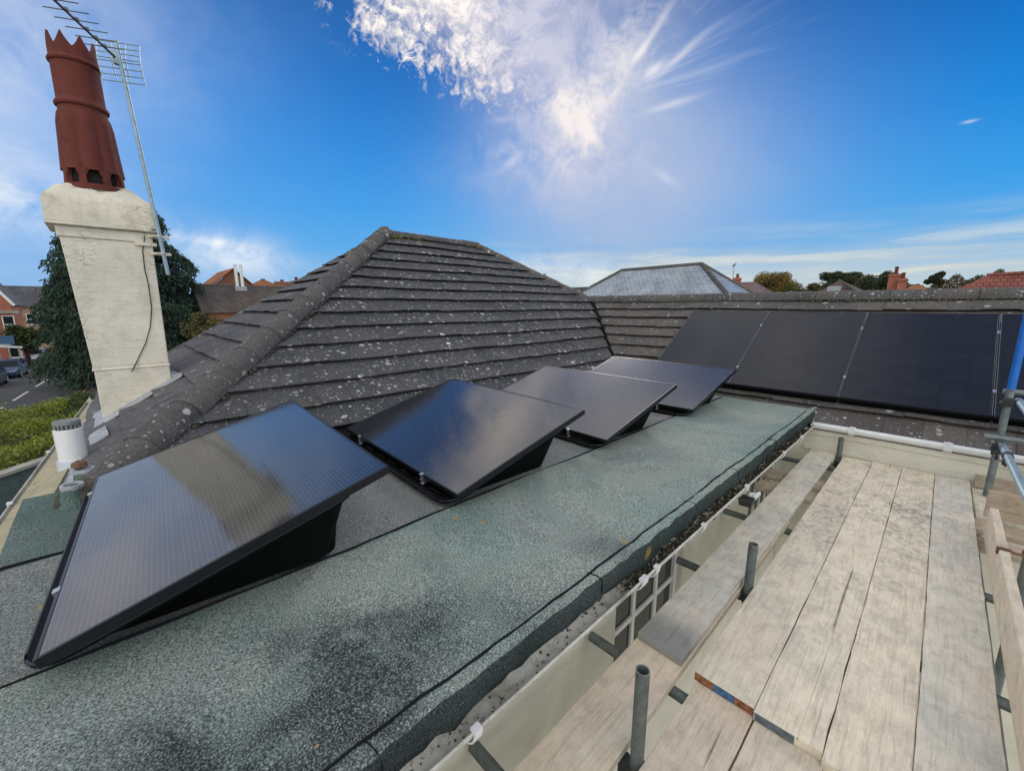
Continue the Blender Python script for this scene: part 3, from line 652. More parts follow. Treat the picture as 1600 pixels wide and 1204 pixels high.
# walls with window openings
def wallx(X, t, y0, y1, z0, z1, holes, mb):      # wall in a Y-Z plane with rectangular openings, butted pieces
    ys = y0
    for (a, b, c, d) in sorted(holes):
        mb.box(X-t, X, ys, a, z0, z1); mb.box(X-t, X, a, b, z0, c); mb.box(X-t, X, a, b, d, z1); ys = b
    mb.box(X-t, X, ys, y1, z0, z1)
w = MB(); GZ = -6.0
wallx(-1.07, .22, -.6, 5.52, GZ, -1.362, [(1.86, 2.74, -2.45, -1.40), (4.16, 5.16, -2.6, -1.40)], w)
w.box(-1.07, 8.9, 5.52, 5.74, GZ, -1.36)
w.box(-1.29, -.932, -.6, 5.518, -1.36, -1.335); w.box(-.955, -.932, -.6, 5.518, -1.334, -1.22)
w.hexa([(-7.5, -.16, GZ), (-1.29, -.60, GZ), (-1.29, -.38, GZ), (-7.5, .06, GZ)], [(-7.5, -.16, -1.38), (-1.29, -.60, -1.45), (-1.29, -.38, -1.45), (-7.5, .06, -1.38)])
w.box(-7.95, -7.5, -.16, .06, GZ, -1.5); w.box(8.68, 8.9, 5.74, 10.8, GZ, -1.4); w.box(-9.7, 8.68, 10.58, 10.8, GZ, -1.5); w.hexa([(-7.95, .06, GZ), (-7.75, .06, GZ), (-9.5, 4.2, GZ), (-9.7, 4.2, GZ)], [(-7.95, .06, -1.5), (-7.75, .06, -1.5), (-9.5, 4.2, -1.5), (-9.7, 4.2, -1.5)]); w.box(-9.7, -9.5, 4.2, 10.58, GZ, -1.5)
w.build('wall', M['cream'], house, bevel=.004)
t_ = MB(); t_.box(-.924, 8.9, 5.495, 5.518, -1.575, -1.535); t_.box(-.924, 8.9, 5.50, 5.518, -1.40, -1.345)
t_.build('trim', M['cream'], house, bevel=.004)
def window(y0, y1, z0, z1, cols, rows):
    X = -1.135; f = MB(); e = .045
    f.box(X-.03, X+.03, y0, y0+e, z0, z1); f.box(X-.03, X+.03, y1-e, y1, z0, z1); f.box(X-.03, X+.03, y0+e, y1-e, z0, z0+e); f.box(X-.03, X+.03, y0+e, y1-e, z1-.03, z1)
    for c in range(1, cols):
        yy = y0+(y1-y0)*c/cols; f.box(X-.02, X+.02, yy-.018, yy+.018, z0+e, z1-.03)
    for zz in rows: 
        for c in range(cols):
            ya = y0+(y1-y0)*c/cols+(.018 if c else e); yb = y0+(y1-y0)*(c+1)/cols-(.018 if c < cols-1 else e)
            f.box(X-.018, X+.018, ya, yb, zz-.018, zz+.018)
    f.box(X+.031, -1.03, y0-.02, y1+.02, z0-.05, z0-.002)
    fo = f.build('window', M['white'], house, bevel=.003)
    MB().box(X-.004, X+.004, y0+.02, y1-.02, z0+.02, z1-.02).build('pane', M['pane'], fo)
    b = MB(); z = z0+.06
    while z < z1-.05: 
        b.hexa([(X-.09, y0+.03, z), (X-.09, y1-.03, z), (X-.075, y1-.03, z+.018), (X-.075, y0+.03, z+.018)], [(X-.089, y0+.03, z-.002), (X-.089, y1-.03, z-.002), (X-.074, y1-.03, z+.016), (X-.074, y0+.03, z+.016)]); z += .035
    b.build('blind', M['blind'], fo)
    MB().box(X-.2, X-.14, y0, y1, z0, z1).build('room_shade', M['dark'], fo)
window(1.86, 2.74, -2.45, -1.40, 3, (-1.66, -1.93, -2.2)); window(4.16, 5.16, -2.6, -1.40, 5, (-1.72, -2.15))
# gutters
def gutter(A, B, r, name='gutter', mat='gutterpl', clips=(), stretch=1.0, seed=3):
    A = Vector(A); B = Vector(B); d = (B-A).normalized(); s = d.cross(ZV).normalized(); mb = MB(); N = 12; n = 30; vs = []; rr = random.Random(seed)
    for j in range(n+1):
        p = A.lerp(B, j/n)
        for q in (r, r-.004):
            for k in range(N+1):
                t = math.pi+math.pi*k/N; vs.append(p+s*math.cos(t)*q*stretch+ZV*(math.sin(t)*q))
    m = N+1; st = 2*m
    for j in range(n):
        for k in range(N):
            mb.add([], [])
            mb.f += [(j*st+k, j*st+k+1, (j+1)*st+k+1, (j+1)*st+k), (j*st+m+k, (j+1)*st+m+k, (j+1)*st+m+k+1, j*st+m+k+1)]
        mb.f += [(j*st, (j+1)*st, (j+1)*st+m, j*st+m), (j*st+N, j*st+m+N, (j+1)*st+m+N, (j+1)*st+N)]
    mb.v = [tuple(v) for v in vs]
    mb.tube([A+s*(r*stretch-.001)-ZV*0, B+s*(r*stretch-.001)], .0055, 8); mb.tube([A-s*(r*stretch-.001), B-s*(r*stretch-.001)], .0045, 8)
    o = mb.build(name, M[mat], house, smooth='auto')
    cb = MB()
    for c, wd in clips:
        p = A+d*c; pts = [p+s*(math.cos(math.pi+math.pi*k/10)*(r+.006)*stretch)+ZV*(math.sin(math.pi+math.pi*k/10)*(r+.006)) for k in range(11)]
        for k in range(10):
            a, b = pts[k], pts[k+1]; na = (a-p).normalized()*.006; nb = (b-p).normalized()*.006
            cb.hexa([a-d*wd/2, b-d*wd/2, b+nb-d*wd/2, a+na-d*wd/2], [a+d*wd/2, b+d*wd/2, b+nb+d*wd/2, a+na+d*wd/2])
        for sg in (-1, 1): cb.hexa([p+s*sg*(r*stretch-.012)+ZV*q-d*wd/2 for q in (.003,)]+[p+s*sg*(r*stretch+.014)+ZV*.003-d*wd/2, p+s*sg*(r*stretch+.014)+ZV*.014-d*wd/2, p+s*sg*(r*stretch-.012)+ZV*.014-d*wd/2], [p+s*sg*(r*stretch-.012)+ZV*.003+d*wd/2, p+s*sg*(r*stretch+.014)+ZV*.003+d*wd/2, p+s*sg*(r*stretch+.014)+ZV*.014+d*wd/2, p+s*sg*(r*stretch-.012)+ZV*.014+d*wd/2])
    if clips: cb.build_each('gutter_bracket', M['whitepl'], o)
    return o
GX = -.878
gutter((GX, -.6, -1.272), (GX, 5.42, -1.272), .052, clips=((1.25, .03), (2.27, .05), (2.4, .03), (2.98, .028), (3.75, .03), (4.75, .028), (5.4, .04)))
gutter((GX+.01, 5.462, -1.268), (9, 5.462, -1.268), .052, mat='whitepl', clips=((.35, .05), (1.05, .06), (1.9, .04), (3.0, .06)))
lgA = Vector((-2.4, -.70, -1.31)); lgB = Vector((-7.9, -.235, -1.215))
gutter(lgB, lgA, .05, clips=((3.8, .03), (4.55, .03), (2.6, .03)))
mb = MB(); mb.hexa([(-2.4, -.735, -1.40), (-2.4, -.50, -1.40), (-7.7, -.06, -1.30), (-7.7, -.27, -1.30)], [(-2.4, -.735, -1.318), (-2.4, -.50, -1.20), (-7.7, -.06, -1.13), (-7.7, -.27, -1.222)])
M['yelm'] = m_render_wall('mossy_mortar_edge', (.40, .365, .25), .6, .95)
mb.build('eaves_edge', M['yelm'], house)
# moss and grit lying in the gutter
gm = MB(); gw = MB(); rr = random.Random(11)
for i in range(5200):
    y = rr.uniform(.2, 5.3); dens = 1 if y > 1.55 else .16
    if rr.random() > dens: continue
    x = GX+rr.uniform(-.04, .034); s = rr.uniform(.002, .008)*(1.25 if y > 1.6 else .7); z = -1.318+ (rr.uniform(.0, .032) if y > 1.5 else rr.uniform(-.002, .010))+ (x-GX)**2*10
    tgt = gw if rr.random() < (.06 if y > 1.6 else .35) else gm
    vs = [Vector((x, y, z))+Vector((rr.gauss(0, 1), rr.gauss(0, 1), rr.gauss(0, .7)))*s for _ in range(4)]
    tgt.add(vs, [(0, 1, 2), (0, 2, 3), (0, 3, 1), (1, 3, 2)])
tag(gm.build('gutter_moss', M['moss']), 'dark moss and leaf litter filling the white gutter beside the felt kerb', 'moss', kind='stuff')
M['grit'] = m_plain('pale_grit', (.42, .42, .38), .9, .3, 30)
tag(gw.build('gutter_grit', M['grit']), 'pale grit and lichen crumbs scattered in the white gutter', 'grit', kind='stuff')

# chimney
cx0, cx1 = -6.02, -5.48
cb = MB(); yb0, yb1, yt0, yt1 = -.135, .415, -.19, .43
cb.hexa([(cx0, yb0, -1.5), (cx1, yb0, -1.5), (cx1, yb1, -1.5), (cx0, yb1, -1.5)], [(cx0, yb0, -.60), (cx1, yb0, -.60), (cx1, yb1, -.60), (cx0, yb1, -.60)])
cb.hexa([(cx0-.012, yb0-.015, -.600), (cx1+.012, yb0-.015, -.600), (cx1+.012, yb1+.012, -.600), (cx0-.012, yb1+.012, -.600)], [(cx0-.004, yb0-.008, -.572), (cx1+.004, yb0-.008, -.572), (cx1+.004, yb1+.004, -.572), (cx0-.004, yb1+.004, -.572)])
cb.hexa([(cx0, yb0-.003, -.572), (cx1, yb0-.003, -.572), (cx1, yb1, -.572), (cx0, yb1, -.572)], [(cx0, yt0, .60), (cx1, yt0, .60), (cx1, yt1, .60), (cx0, yt1, .60)])
cb.hexa([(cx0-.012, yt0-.014, .60), (cx1+.014, yt0-.014, .60), (cx1+.014, yt1+.006, .60), (cx0-.012, yt1+.006, .60)], [(cx0-.012, yt0-.018, .695), (cx1+.014, yt0-.018, .695), (cx1+.014, yt1+.006, .695), (cx0-.012, yt1+.006, .695)])
chim = cb.build('chimney', M['chim'], house, bevel=.008, seg=2)
cp = MB(); rr = random.Random(5); n = 10
def capring(z, e, rough=.0):
    x0, x1, y0, y1 = cx0-e, cx1+e, yt0-e-.01, yt1+e*.7; pts = []
    for k in range(n): pts.append((x0+(x1-x0)*k/n, y0, z))
    for k in range(n): pts.append((x1, y0+(y1-y0)*k/n, z))
    for k in range(n): pts.append((x1-(x1-x0)*k/n, y1, z))
    for k in range(n): pts.append((x0, y1-(y1-y0)*k/n, z))
    return [tuple(c+rr.gauss(0, rough) for c in p) for p in pts]
rings = [capring(.695, .045, .001), capring(.70, .062, .001), capring(.80, .060, .004), capring(.915, .055, .006), capring(.955, .035, .007), capring(1.02, -.035, .008), capring(1.085, -.12, .008), capring(1.12, -.20, .005)]
vs = [p for r_ in rings for p in r_]; N4 = 4*n
fs = [(i*N4+k, i*N4+(k+1) % N4, (i+1)*N4+(k+1) % N4, (i+1)*N4+k) for i in range(len(rings)-1) for k in range(N4)]+[tuple(range(N4))[::-1], tuple(range(7*N4, 8*N4))]
cp.add(vs, fs); cp.build('chimney_cap', M['chimcap'], chim, smooth='auto')
# tall crown pot: fluted foot with arched openings, plain shaft, two rings, toothed top
pc = Vector((-5.73, .105, 1.06)); NP = 64
pot = MB()
flute = lambda t, z: 1+((.10*abs(math.cos(t*4))-.03)*min(1, (.66-z)/.12) if z < .66 else 0)
pot.lathe([(.203, .145), (.202, .16), (.198, .22), (.188, .38), (.180, .55), (.175, .62), (.163, .655), (.163, .68)], pc, NP, flute)
pot.lathe([(.163, .68), (.178, .688), (.183, .705), (.176, .722), (.165, .735), (.162, .76), (.160, .99), (.160, 1.03), (.172, 1.038), (.177, 1.052), (.170, 1.068), (.160, 1.08), (.160, 1.15)], pc, NP)
vs = []
for k in range(NP):
    t = 2*math.pi*k/NP; ph = (k % 8)/8; h = 1.15+.105*(1-abs(ph-.5)*2)**1.3
    for r_, z_ in ((.160, 1.15), (.160, h), (.142, h), (.138, .95)): vs.append(pc+Vector((math.cos(t)*r_, math.sin(t)*r_, z_)))
pot.add(vs, [(k*4+i, ((k+1) % NP)*4+i, ((k+1) % NP)*4+i+1, k*4+i+1) for k in range(NP) for i in range(3)])
for k in range(8):
    t0 = 2*math.pi*(k+.5)/8
    def pp(dt, z, r_=.205): return pc+Vector((math.cos(t0+dt)*r_, math.sin(t0+dt)*r_, z))
    pot.hexa([pp(-.13, .0, .215), pp(.13, .0, .215), pp(.13, .0, .17), pp(-.13, .0, .17)], [pp(-.11, .16, .205), pp(.11, .16, .205), pp(.11, .16, .165), pp(-.11, .16, .165)])
    for sg in (-1, 1):      # shoulders that turn each opening into an arch
        pot.hexa([pp(sg*.11, .10), pp(sg*.13, .10), pp(sg*.13, .10, .17), pp(sg*.11, .10, .17)], [pp(sg*.11, .158), pp(sg*.28, .158), pp(sg*.28, .158, .17), pp(sg*.11, .158, .17)])
pot.lathe([(.225, -.02), (.225, .02), (.205, .03)], pc, NP)
po = pot.build('chimney_pot', M['terra'], chim, smooth='auto')
ins = MB(); ins.lathe([(.165, 0), (.165, .2), (.13, .5), (.128, 1.1), (.001, 1.1)], pc, 24); ins.build('pot_flue', M['dark'], chim)
# lead flashing stepping up the slope
fl = MB(); 
fl.hexa([(cx1+.003, -.17, lz(-.17)+.055), (cx1+.10, -.17, lz(-.17)+.035), (cx1+.10, .50, lz(.50)+.045), (cx1+.003, .50, lz(.50)+.06)], [(cx1+.003, -.17, lz(-.17)+.075), (cx1+.10, -.17, lz(-.17)+.047), (cx1+.10, .50, lz(.50)+.057), (cx1+.003, .50, lz(.50)+.08)])
fl.box(cx1+.002, cx1+.012, -.14, .42, -1.12, -1.05); fl.hexa([(cx0-.1, -.30, lz(-.30)+.05), (cx1+.1, -.30, lz(-.30)+.05), (cx1+.1, -.137, lz(-.137)+.05), (cx0-.1, -.137, lz(-.137)+.05)], [(cx0-.1, -.30, lz(-.30)+.062), (cx1+.1, -.30, lz(-.30)+.062), (cx1+.1, -.137, lz(-.137)+.062), (cx0-.1, -.137, lz(-.137)+.062)])
fl.box(cx1-.3, cx1+.06, .418, .50, -1.0, -.70)
fl.build('lead_flashing', M['lead'], chim, bevel=.003)
# loose lead and cement patch on the slope below the chimney
pt = MB(); pt.hexa([(-5.15, -.34, lz(-.34)+.05), (-4.72, -.34, lz(-.34)+.05), (-4.72, -.10, lz(-.10)+.05), (-5.15, -.12, lz(-.12)+.05)], [(-5.15, -.34, lz(-.34)+.066), (-4.72, -.34, lz(-.34)+.066), (-4.72, -.10, lz(-.10)+.066), (-5.15, -.12, lz(-.12)+.066)])
pt.hexa([(-4.6, -.46, lz(-.46)+.05), (-3.75, -.46, lz(-.46)+.05), (-3.75, -.28, lz(-.28)+.05), (-4.6, -.26, lz(-.26)+.05)], [(-4.6, -.46, lz(-.46)+.062), (-3.75, -.46, lz(-.46)+.062), (-3.75, -.28, lz(-.28)+.062), (-4.6, -.26, lz(-.26)+.062)])
pt.build('vent_flashing', M['lead'], house, bevel=.003)
# vents near the hip foot
def vent(c, r, h, name, mat):
    c = Vector(c); v = MB(); v.tube([c, c+ZV*h], r, 24, hollow=.008); return v.build(name, M[mat], house, smooth='auto')
vc = Vector((-4.45, -.305, -1.38))
low = MB().lathe([(.098, 0), (.094, .24), (.090, .25), (.08, .25)], vc, 28); low.build('vent_pipe', M['ventpl'], house, smooth='auto')
top = MB().lathe([(.080, .0), (.080, .235), (.072, .24)], vc+ZV*.245, 28); topo = top.build('vent_pipe', M['whitepl'], house, smooth='auto')
gr = MB()
for k in range(18):
    t = 2*math.pi*k/18; q = Vector((math.cos(t)*.068, math.sin(t)*.068, .0)); gr.tube([vc+q+ZV*.485, vc+q+ZV*.535], .007, 5)
gr.lathe([(.001, .545), (.073, .545), (.075, .53), (.075, .52)], vc, 24); gr.lathe([(.055, .47), (.055, .53)], vc, 20)
gr.build('vent_grille', M['grille'], topo)
for (x, y, r_, h_) in ((-3.42, -.265, .050, .125), (-3.62, -.215, .052, .15)):
    c = Vector((x, y, ZF-.02)); v = MB(); n = 20
    v.lathe([(r_*1.7, .0), (r_*1.25, .03), (r_*1.08, .08), (r_, h_-.02), (r_*.95, h_)], c, n, lambda t, z: 1+.05*math.sin(t*3+z*20)+.03*math.sin(t*7))
    o = v.build('soil_vent', M['felt_left'], house, smooth='auto')
    u = MB(); u.lathe([(r_*.98, h_-.012), (r_*1.05, h_), (r_*1.0, h_+.015), (r_*.75, h_+.015), (r_*.7, h_-.08), (.001, h_-.08)], c, n, lambda t, z: 1+.03*math.sin(t*5)); u.build('vent_collar', M['lead'], o, smooth='auto')
cr = MB(); cr.lathe([(.0, .03), (.035, .012), (.04, -.012), (.0, -.03)], (-3.66, -.235, ZF+.165), 10); cr.build('vent_collar', M['rust'], house, smooth='auto')
place(house, (-3.0, 2.5, GZ))

# ------------------------------------------------------------------ aerial on the chimney
aer = thing('tv_aerial', 'grey television aerial with mesh reflector on a leaning mast beside the terracotta pot', 'aerial')
mst = Vector((-5.37, .505, .30)); mtp = Vector((-5.35, .385, 2.27))
MB().tube([mst, mtp], .0165, 12).build('mast', M['galvb'], aer, smooth='auto')
br = MB()
for z in (.66, .50):
    m_p = mst.lerp(mtp, (z-.30)/1.97); br.box(-5.465, -5.44, .40, .56, z-.012, z+.012); br.tube([(m_p.x, m_p.y-.05, z), (m_p.x, m_p.y+.05, z)], .007, 6); br.tube([(-5.45, .42, z), (m_p.x+.02, m_p.y, z)], .010, 6)
br.box(-5.47, -5.452, .30, .46, .57, .60); br.build('bracket', M['chimcap'], aer)
bd = -ray(593, 478); bd.z = 0; bd.normalize(); bs = ZV.cross(bd).normalized(); b0 = Vector((-5.34, .36, 2.13))
bm_ = MB(); bm_.tube([b0-bd*.10, b0+bd*1.5], .009, 8); bm_.build('boom', M['coupler'], aer)
el = MB()
for k in range(12): 
    c = b0+bd*(.13+.115*k)+ZV*.008; el.tube([c-bs*.135, c+bs*.135], .0038, 6); el.box(-.012, .012, -.012, .012, -.006, .016, Matrix.Translation(c))
el.build('director', M['galvd'], aer)
rf = MB(); rc = b0-bd*.06
for sg in (-1, 1):
    for k in range(4):
        z = .012+.048*k; off = bd*(-.012*k)
        c = rc+ZV*sg*z*1.0+off; rf.tube([c-bs*.155, c+bs*.155], .0042, 6)
    for xx in (-.155, -.05, .05, .155): rf.tube([rc+bs*xx, rc+bs*xx+ZV*sg*.16-bd*.04], .0042, 6)
rf.box(-.02, .02, -.02, .02, -.05, .05, Matrix.Translation(rc+bd*.04)); rf.build('reflector', M['galvb'], aer)
cbp = [ray(x, y) for x, y in ((224, 360), (226, 372), (223, 392), (226, 420), (232, 445), (237, 480), (235, 510), (228, 535), (216, 560), (206, 580))]
pts = []
for i, r_ in enumerate(cbp):
    q = r_*((cx1+.012)/r_.x); pts.append(Vector((cx1+.014, q.y, q.z)))
MB().tube([Vector((-5.39, .47, .72))]+pts, .0045, 6).build('cable', M['coupler'], aer, smooth=True)
place(aer, mst)
# ------------------------------------------------------------------ solar panels on the flat roof
L, W = 1.722, 1.134
def make_pv(name, label, cat, group, glassmat, tub):
    # local frame: origin at the low-left corner of the glass, x along the low edge, y up the slope
    p = thing(name, label, cat, group)
    f = MB(); e = .011; h = .035
    f.box(0, L, 0, e, -h, .0015); f.box(0, L, W-e, W, -h, .0015); f.box(0, e, e, W-e, -h, .0015); f.box(L-e, L, e, W-e, -h, .0015)
    f.box(e, L-e, e, .035, -h, -h+.002); f.box(e, L-e, W-.035, W-e, -h, -h+.002)
    f.build('frame', M['frame'], p, bevel=.0012, seg=1)
    MB().box(e, L-e, e, W-e, -.006, -.0005).build('glass', M[glassmat], p)
    bk = MB().box(e, L-e, e, W-e, -.010, -.007); bk.box(L*.47, L*.53, W*.8, W*.88, -.03, -.0105); bk.build('backsheet', M['tub'], p)
    return p
def wedge_tub(p, tilt):
    # moulded ballast tub: rim parallel to the panel, walls running down to a flat base
    t = math.tan(tilt); c = math.cos(tilt); s = math.sin(tilt)
    def loc(x, yh, zh):     # horizontal frame (yh forward, zh up from low edge) to the tilted local frame
        return (x, yh*c+zh*s, -yh*s+zh*c)
    mb = MB()
    def rr(x0, x1, y0, y1, r, zf, n=6):
        pts = []
        for (cx, cy, a0) in ((x1-r, y0+r, -90), (x1-r, y1-r, 0), (x0+r, y1-r, 90), (x0+r, y0+r, 180)):
            for k in range(n+1):
                a = R(a0+90*k/n); x = cx+r*math.cos(a); y = cy+r*math.sin(a); pts.append((x, y, zf(x, y)))
        return pts
    zb = -.125; Wc = W*c
    rim = lambda d: (lambda x, y: (y*t)-.052-d)
    L0 = rr(-.025+.05, L-.03, -.045, Wc-.10, .13, rim(.0)); L1 = rr(-.025+.05, L-.03, -.045, Wc-.10, .13, rim(.016))
    L2 = rr(.16, L-.17, .0, Wc-.14, .10, rim(.020)); base = rr(.20, L-.21, .09, Wc-.17, .08, lambda x, y: zb)
    inner = rr(.05, L-.06, -.02, Wc-.13, .11, rim(.0)); deep = rr(.17, L-.18, .11, Wc-.21, .07, lambda x, y: zb+.012)
    mid = rr(.18, L-.19, .04, Wc-.155, .09, lambda x, y: (y*t-.075)*.5+zb*.5)
    loops = [deep, inner, L0, L1, L2, mid, base]; n = len(L0)
    vs = [loc(*q) for lp in loops for q in lp]
    fs = [(i*n+k, i*n+(k+1) % n, (i+1)*n+(k+1) % n, (i+1)*n+k) for i in range(len(loops)-1) for k in range(n)]+[tuple(range(n)), tuple(range(6*n, 7*n))[::-1]]
    mb.add(vs, fs)
    # ribs down the tall side walls and lip
    for x in (L-.185, .175):
        for yy in (.30, .62, .80):
            a = (x+(.012 if x > 1 else -.012), yy, yy*t-.085); b = (x, yy+.015, zb+.01)
            mb.tube([loc(*a), loc(*b)], .006, 5)
    o = mb.build('mounting_tub', M['tub'], p, smooth='auto')
    lip = MB(); pts = [loc(q[0], q[1], q[2]-.003) for q in L0]; lip.tube(pts+[pts[0], pts[1]], .0055, 6); lip.build('rim', M['frame'], o, smooth=True)
    ds = MB()
    for k in range(7):
        x0 = .2+k*.2; ds.box(x0, x0+.12, -.006, -.001, -.075+(k % 2)*.008, -.071+(k % 2)*.008)
    ds.build_each('trim_strip', M['coupler'], p)
    for x in (.30, L-.40):
        cl = MB(); cl.box(x-.014, x+.014, -.012, .010, -.045, .004); cl.box(x-.016, x+.016, -.030, .012, -.062, -.058); cl.tube([(x, -.012, -.085), (x, -.012, -.030)], .0045, 8)
        for z in (-.083, -.055, -.032): cl.tube([(x, -.012, z-.004), (x, -.012, z+.004)], .0095, 6)
        cl.build('clamp', M['alu'], p, bevel=.001, seg=1)
tilt = R(16)
specs = [(-3.409, -.158, -1.002, -4.0, 'nearest tilted solar panel, largest in view, with fine stripes and a brownish reflected band'),
         (-3.480, 1.378, -1.036, -3.2, 'tilted solar panel on the flat roof, second from the camera, with a bright cloud reflection'),
         (-3.458, 2.812, -1.045, -2.6, 'tilted solar panel on the flat roof, third from the camera, between two others'),
         (-3.402, 4.29, -1.050, -2.0, 'tilted solar panel farthest along the flat roof, beside the pitched roof array')]
proto = make_pv('solar_panel', specs[0][4], 'solar panel', 'tilted solar panels on the flat roof', 'pv', True)
wedge_tub(proto, tilt)
for i, (x, y, z, yaw, lab) in enumerate(specs):
    o = proto if i == 0 else copy_tree(proto)
    o.location = (x, y, z); o.rotation_euler = (tilt, 0, R(yaw)); o['label'] = lab
# array on the right wing (portrait)
rp = make_pv('solar_panel', '', 'solar panel', 'solar panels on the right wing slope', 'pvdark', False)
mb = MB()
for xx in (.36, 1.36): mb.box(xx-.02, xx+.02, -.01, W+.012, -.075, -.037)
mb.build_each('mounting_rail', M['alu'], rp)
mb = MB(); mb.box(.012, .05, .003, W-.003, -.10, -.037); mb.build('bottom_skirt', M['tub'], rp)
for xx in (.36, 1.36):
    MB().box(xx-.02, xx+.02, -.018, .006, -.04, .005).build('clamp', M['alu'], rp, bevel=.001, seg=1)
M['silver'] = m_plain('silver_edge', (.30, .32, .35), .35, .1, 20, metallic=.5)
mb = MB(); mb.box(.004, L-.004, -.0035, -.0005, -.012, .0025); mb.box(.004, L-.004, W+.0005, W+.0035, -.012, .0025); mb.build_each('edge_trim', M['silver'], rp)
labs = ['black roof panel at the left end of the pitched array, partly behind a tilted panel', 'second black roof panel from the left, with the narrow slanting left seam', 'third black roof panel from the left, the widest fully visible one on the right wing',
        'black roof panel cut by the right edge of the photo, behind the blue topped pole']
for i, lab in enumerate(labs):
    o = rp if i == 0 else copy_tree(rp)
    bx = -.708+1.152*(i-2)
    # portrait: local x runs up the slope, local y towards -X
    U = Vector((0, CS, SN)); Vv = Vector((-1, 0, 0)); Nn = U.cross(Vv)
    m4 = Matrix((U, Vv, Nn)).transposed().to_4x4(); m4.translation = Vector((bx+W, 5.785, -1.0))
    o.matrix_world = m4; o['label'] = lab
    o.rotation_euler = m4.to_euler(); o.location = m4.translation

# ------------------------------------------------------------------ scaffold
def board(name, x0, x1, y0, y1, zt, mat, label, group=None, th=.038, ends=None, seed=0, zt2=None, cat='scaffold board'):
    rnd = random.Random(seed+77); n = max(2, int(abs(y1-y0)/.12)); vs = []; zt2 = zt if zt2 is None else zt2
    xe = [(rnd.gauss(0, .0012), rnd.gauss(0, .0012)) for _ in range(n+1)]
    bend = rnd.uniform(-.004, .004)
    for j in range(n+1):
        t = j/n; y = y0+(y1-y0)*t; z = zt+(zt2-zt)*t+bend*math.sin(math.pi*t)
        sk = (.006*rnd.uniform(-1, 1) if j in (0, n) else 0)
        for (x, s) in ((x0+xe[j][0], 0), (x1+xe[j][1], 1)):
            vs += [(x, y+(sk if s else -sk), z-th), (x, y+(sk if s else -sk), z+.0005*math.sin(j))]
    fs = []
    for j in range(n):
        a = j*4; b = a+4
        fs += [(a+1, a+3, b+3, b+1), (a, b, b+2, a+2), (a, a+1, b+1, b), (a+2, b+2, b+3, a+3)]
    fs += [(0, 2, 3, 1), (n*4, n*4+1, n*4+3, n*4+2)]
    mb = MB(); mb.add(vs, fs)
    if ends:
        r = thing(name, label, cat, group); mb.build('plank', M[mat], r, bevel=.0025)
        for (mm, parts) in ends:
            e = MB()
            for (a, b) in parts: e.box(x0+(x1-x0)*a, x0+(x1-x0)*b, y0-.003, y0+.002-.0075+.006, zt-th+.002, zt-.002)
            e.build_each('end_paint', M[mm], r)
        return place(r, ((x0+x1)/2, (y0+y1)/2, zt-th))
    o = mb.build(name, M[mat], bevel=.0025); return tag(o, label, cat, group)
M['opaint'] = m_plain('orange_end_paint', (.30, .12, .06), .85, .6, 60, bs=.4)
M['bpaint'] = m_plain('blue_end_paint', (.06, .14, .28), .85, .7, 60, bs=.4)
M['gpaint'] = m_plain('faded_end_paint', (.12, .15, .17), .85, .4, 40, bs=.4)
DG = 'deck boards on the scaffold'
DZ = -1.55
board('scaffold_board', -.832, -.612, 1.655, 5.43, DZ, 'woodg', 'loose grey board beside the white gutter with a dark weathered near end', DG, seed=1)
board('scaffold_board', -.545, -.316, 1.632, 5.40, DZ, 'wood', 'pale deck board with orange and blue painted near end', DG, seed=2, ends=[('opaint', [(.0, .34), (.70, 1.0)]), ('bpaint', [(.34, .70)])])
board('scaffold_board', -.3125, -.0945, 1.618, 5.415, DZ+.001, 'wood', 'deck board right of the orange ended board, with a faded blue grey near end', DG, seed=3, ends=[('gpaint', [(.0, .62)])])
board('scaffold_board', -.0905, .1295, 1.60, 5.42, DZ-.002, 'wood', 'deck board with dark scuffs at its far end, third of the four side by side', DG, seed=4, ends=[('gpaint', [(.0, 1.0)])])
board('scaffold_board', .1345, .354, .35, 5.41, DZ, 'woodg', 'rightmost wide deck board, running past the toe board to the bottom of the photo', DG, seed=5)
board('scaffold_board', -.838, -.606, -.9, 3.50, -1.5895, 'woodp', 'pinkish lower board by the wall that passes under the loose grey board', DG, seed=6)
board('scaffold_board', -.532, -.312, -.9, 2.2, -1.5895, 'woodp', 'lower board at the bottom of the photo, emerging under the orange and blue board end', DG, seed=7)
board('scaffold_board', -.307, -.085, -.9, 2.3, -1.5895, 'woodp', 'lower board emerging under the faded blue board end at the bottom edge', DG, seed=8)
board('scaffold_board', -.080, .120, -.9, 2.25, -1.5895, 'woodp', 'lowest right board showing only a corner at the bottom of the photo', DG, seed=9)
board('scaffold_board', .372, .590, 4.62, 5.36, -1.590, 'wood', 'short nailed board end behind the cross toe board at the right', DG, seed=10)
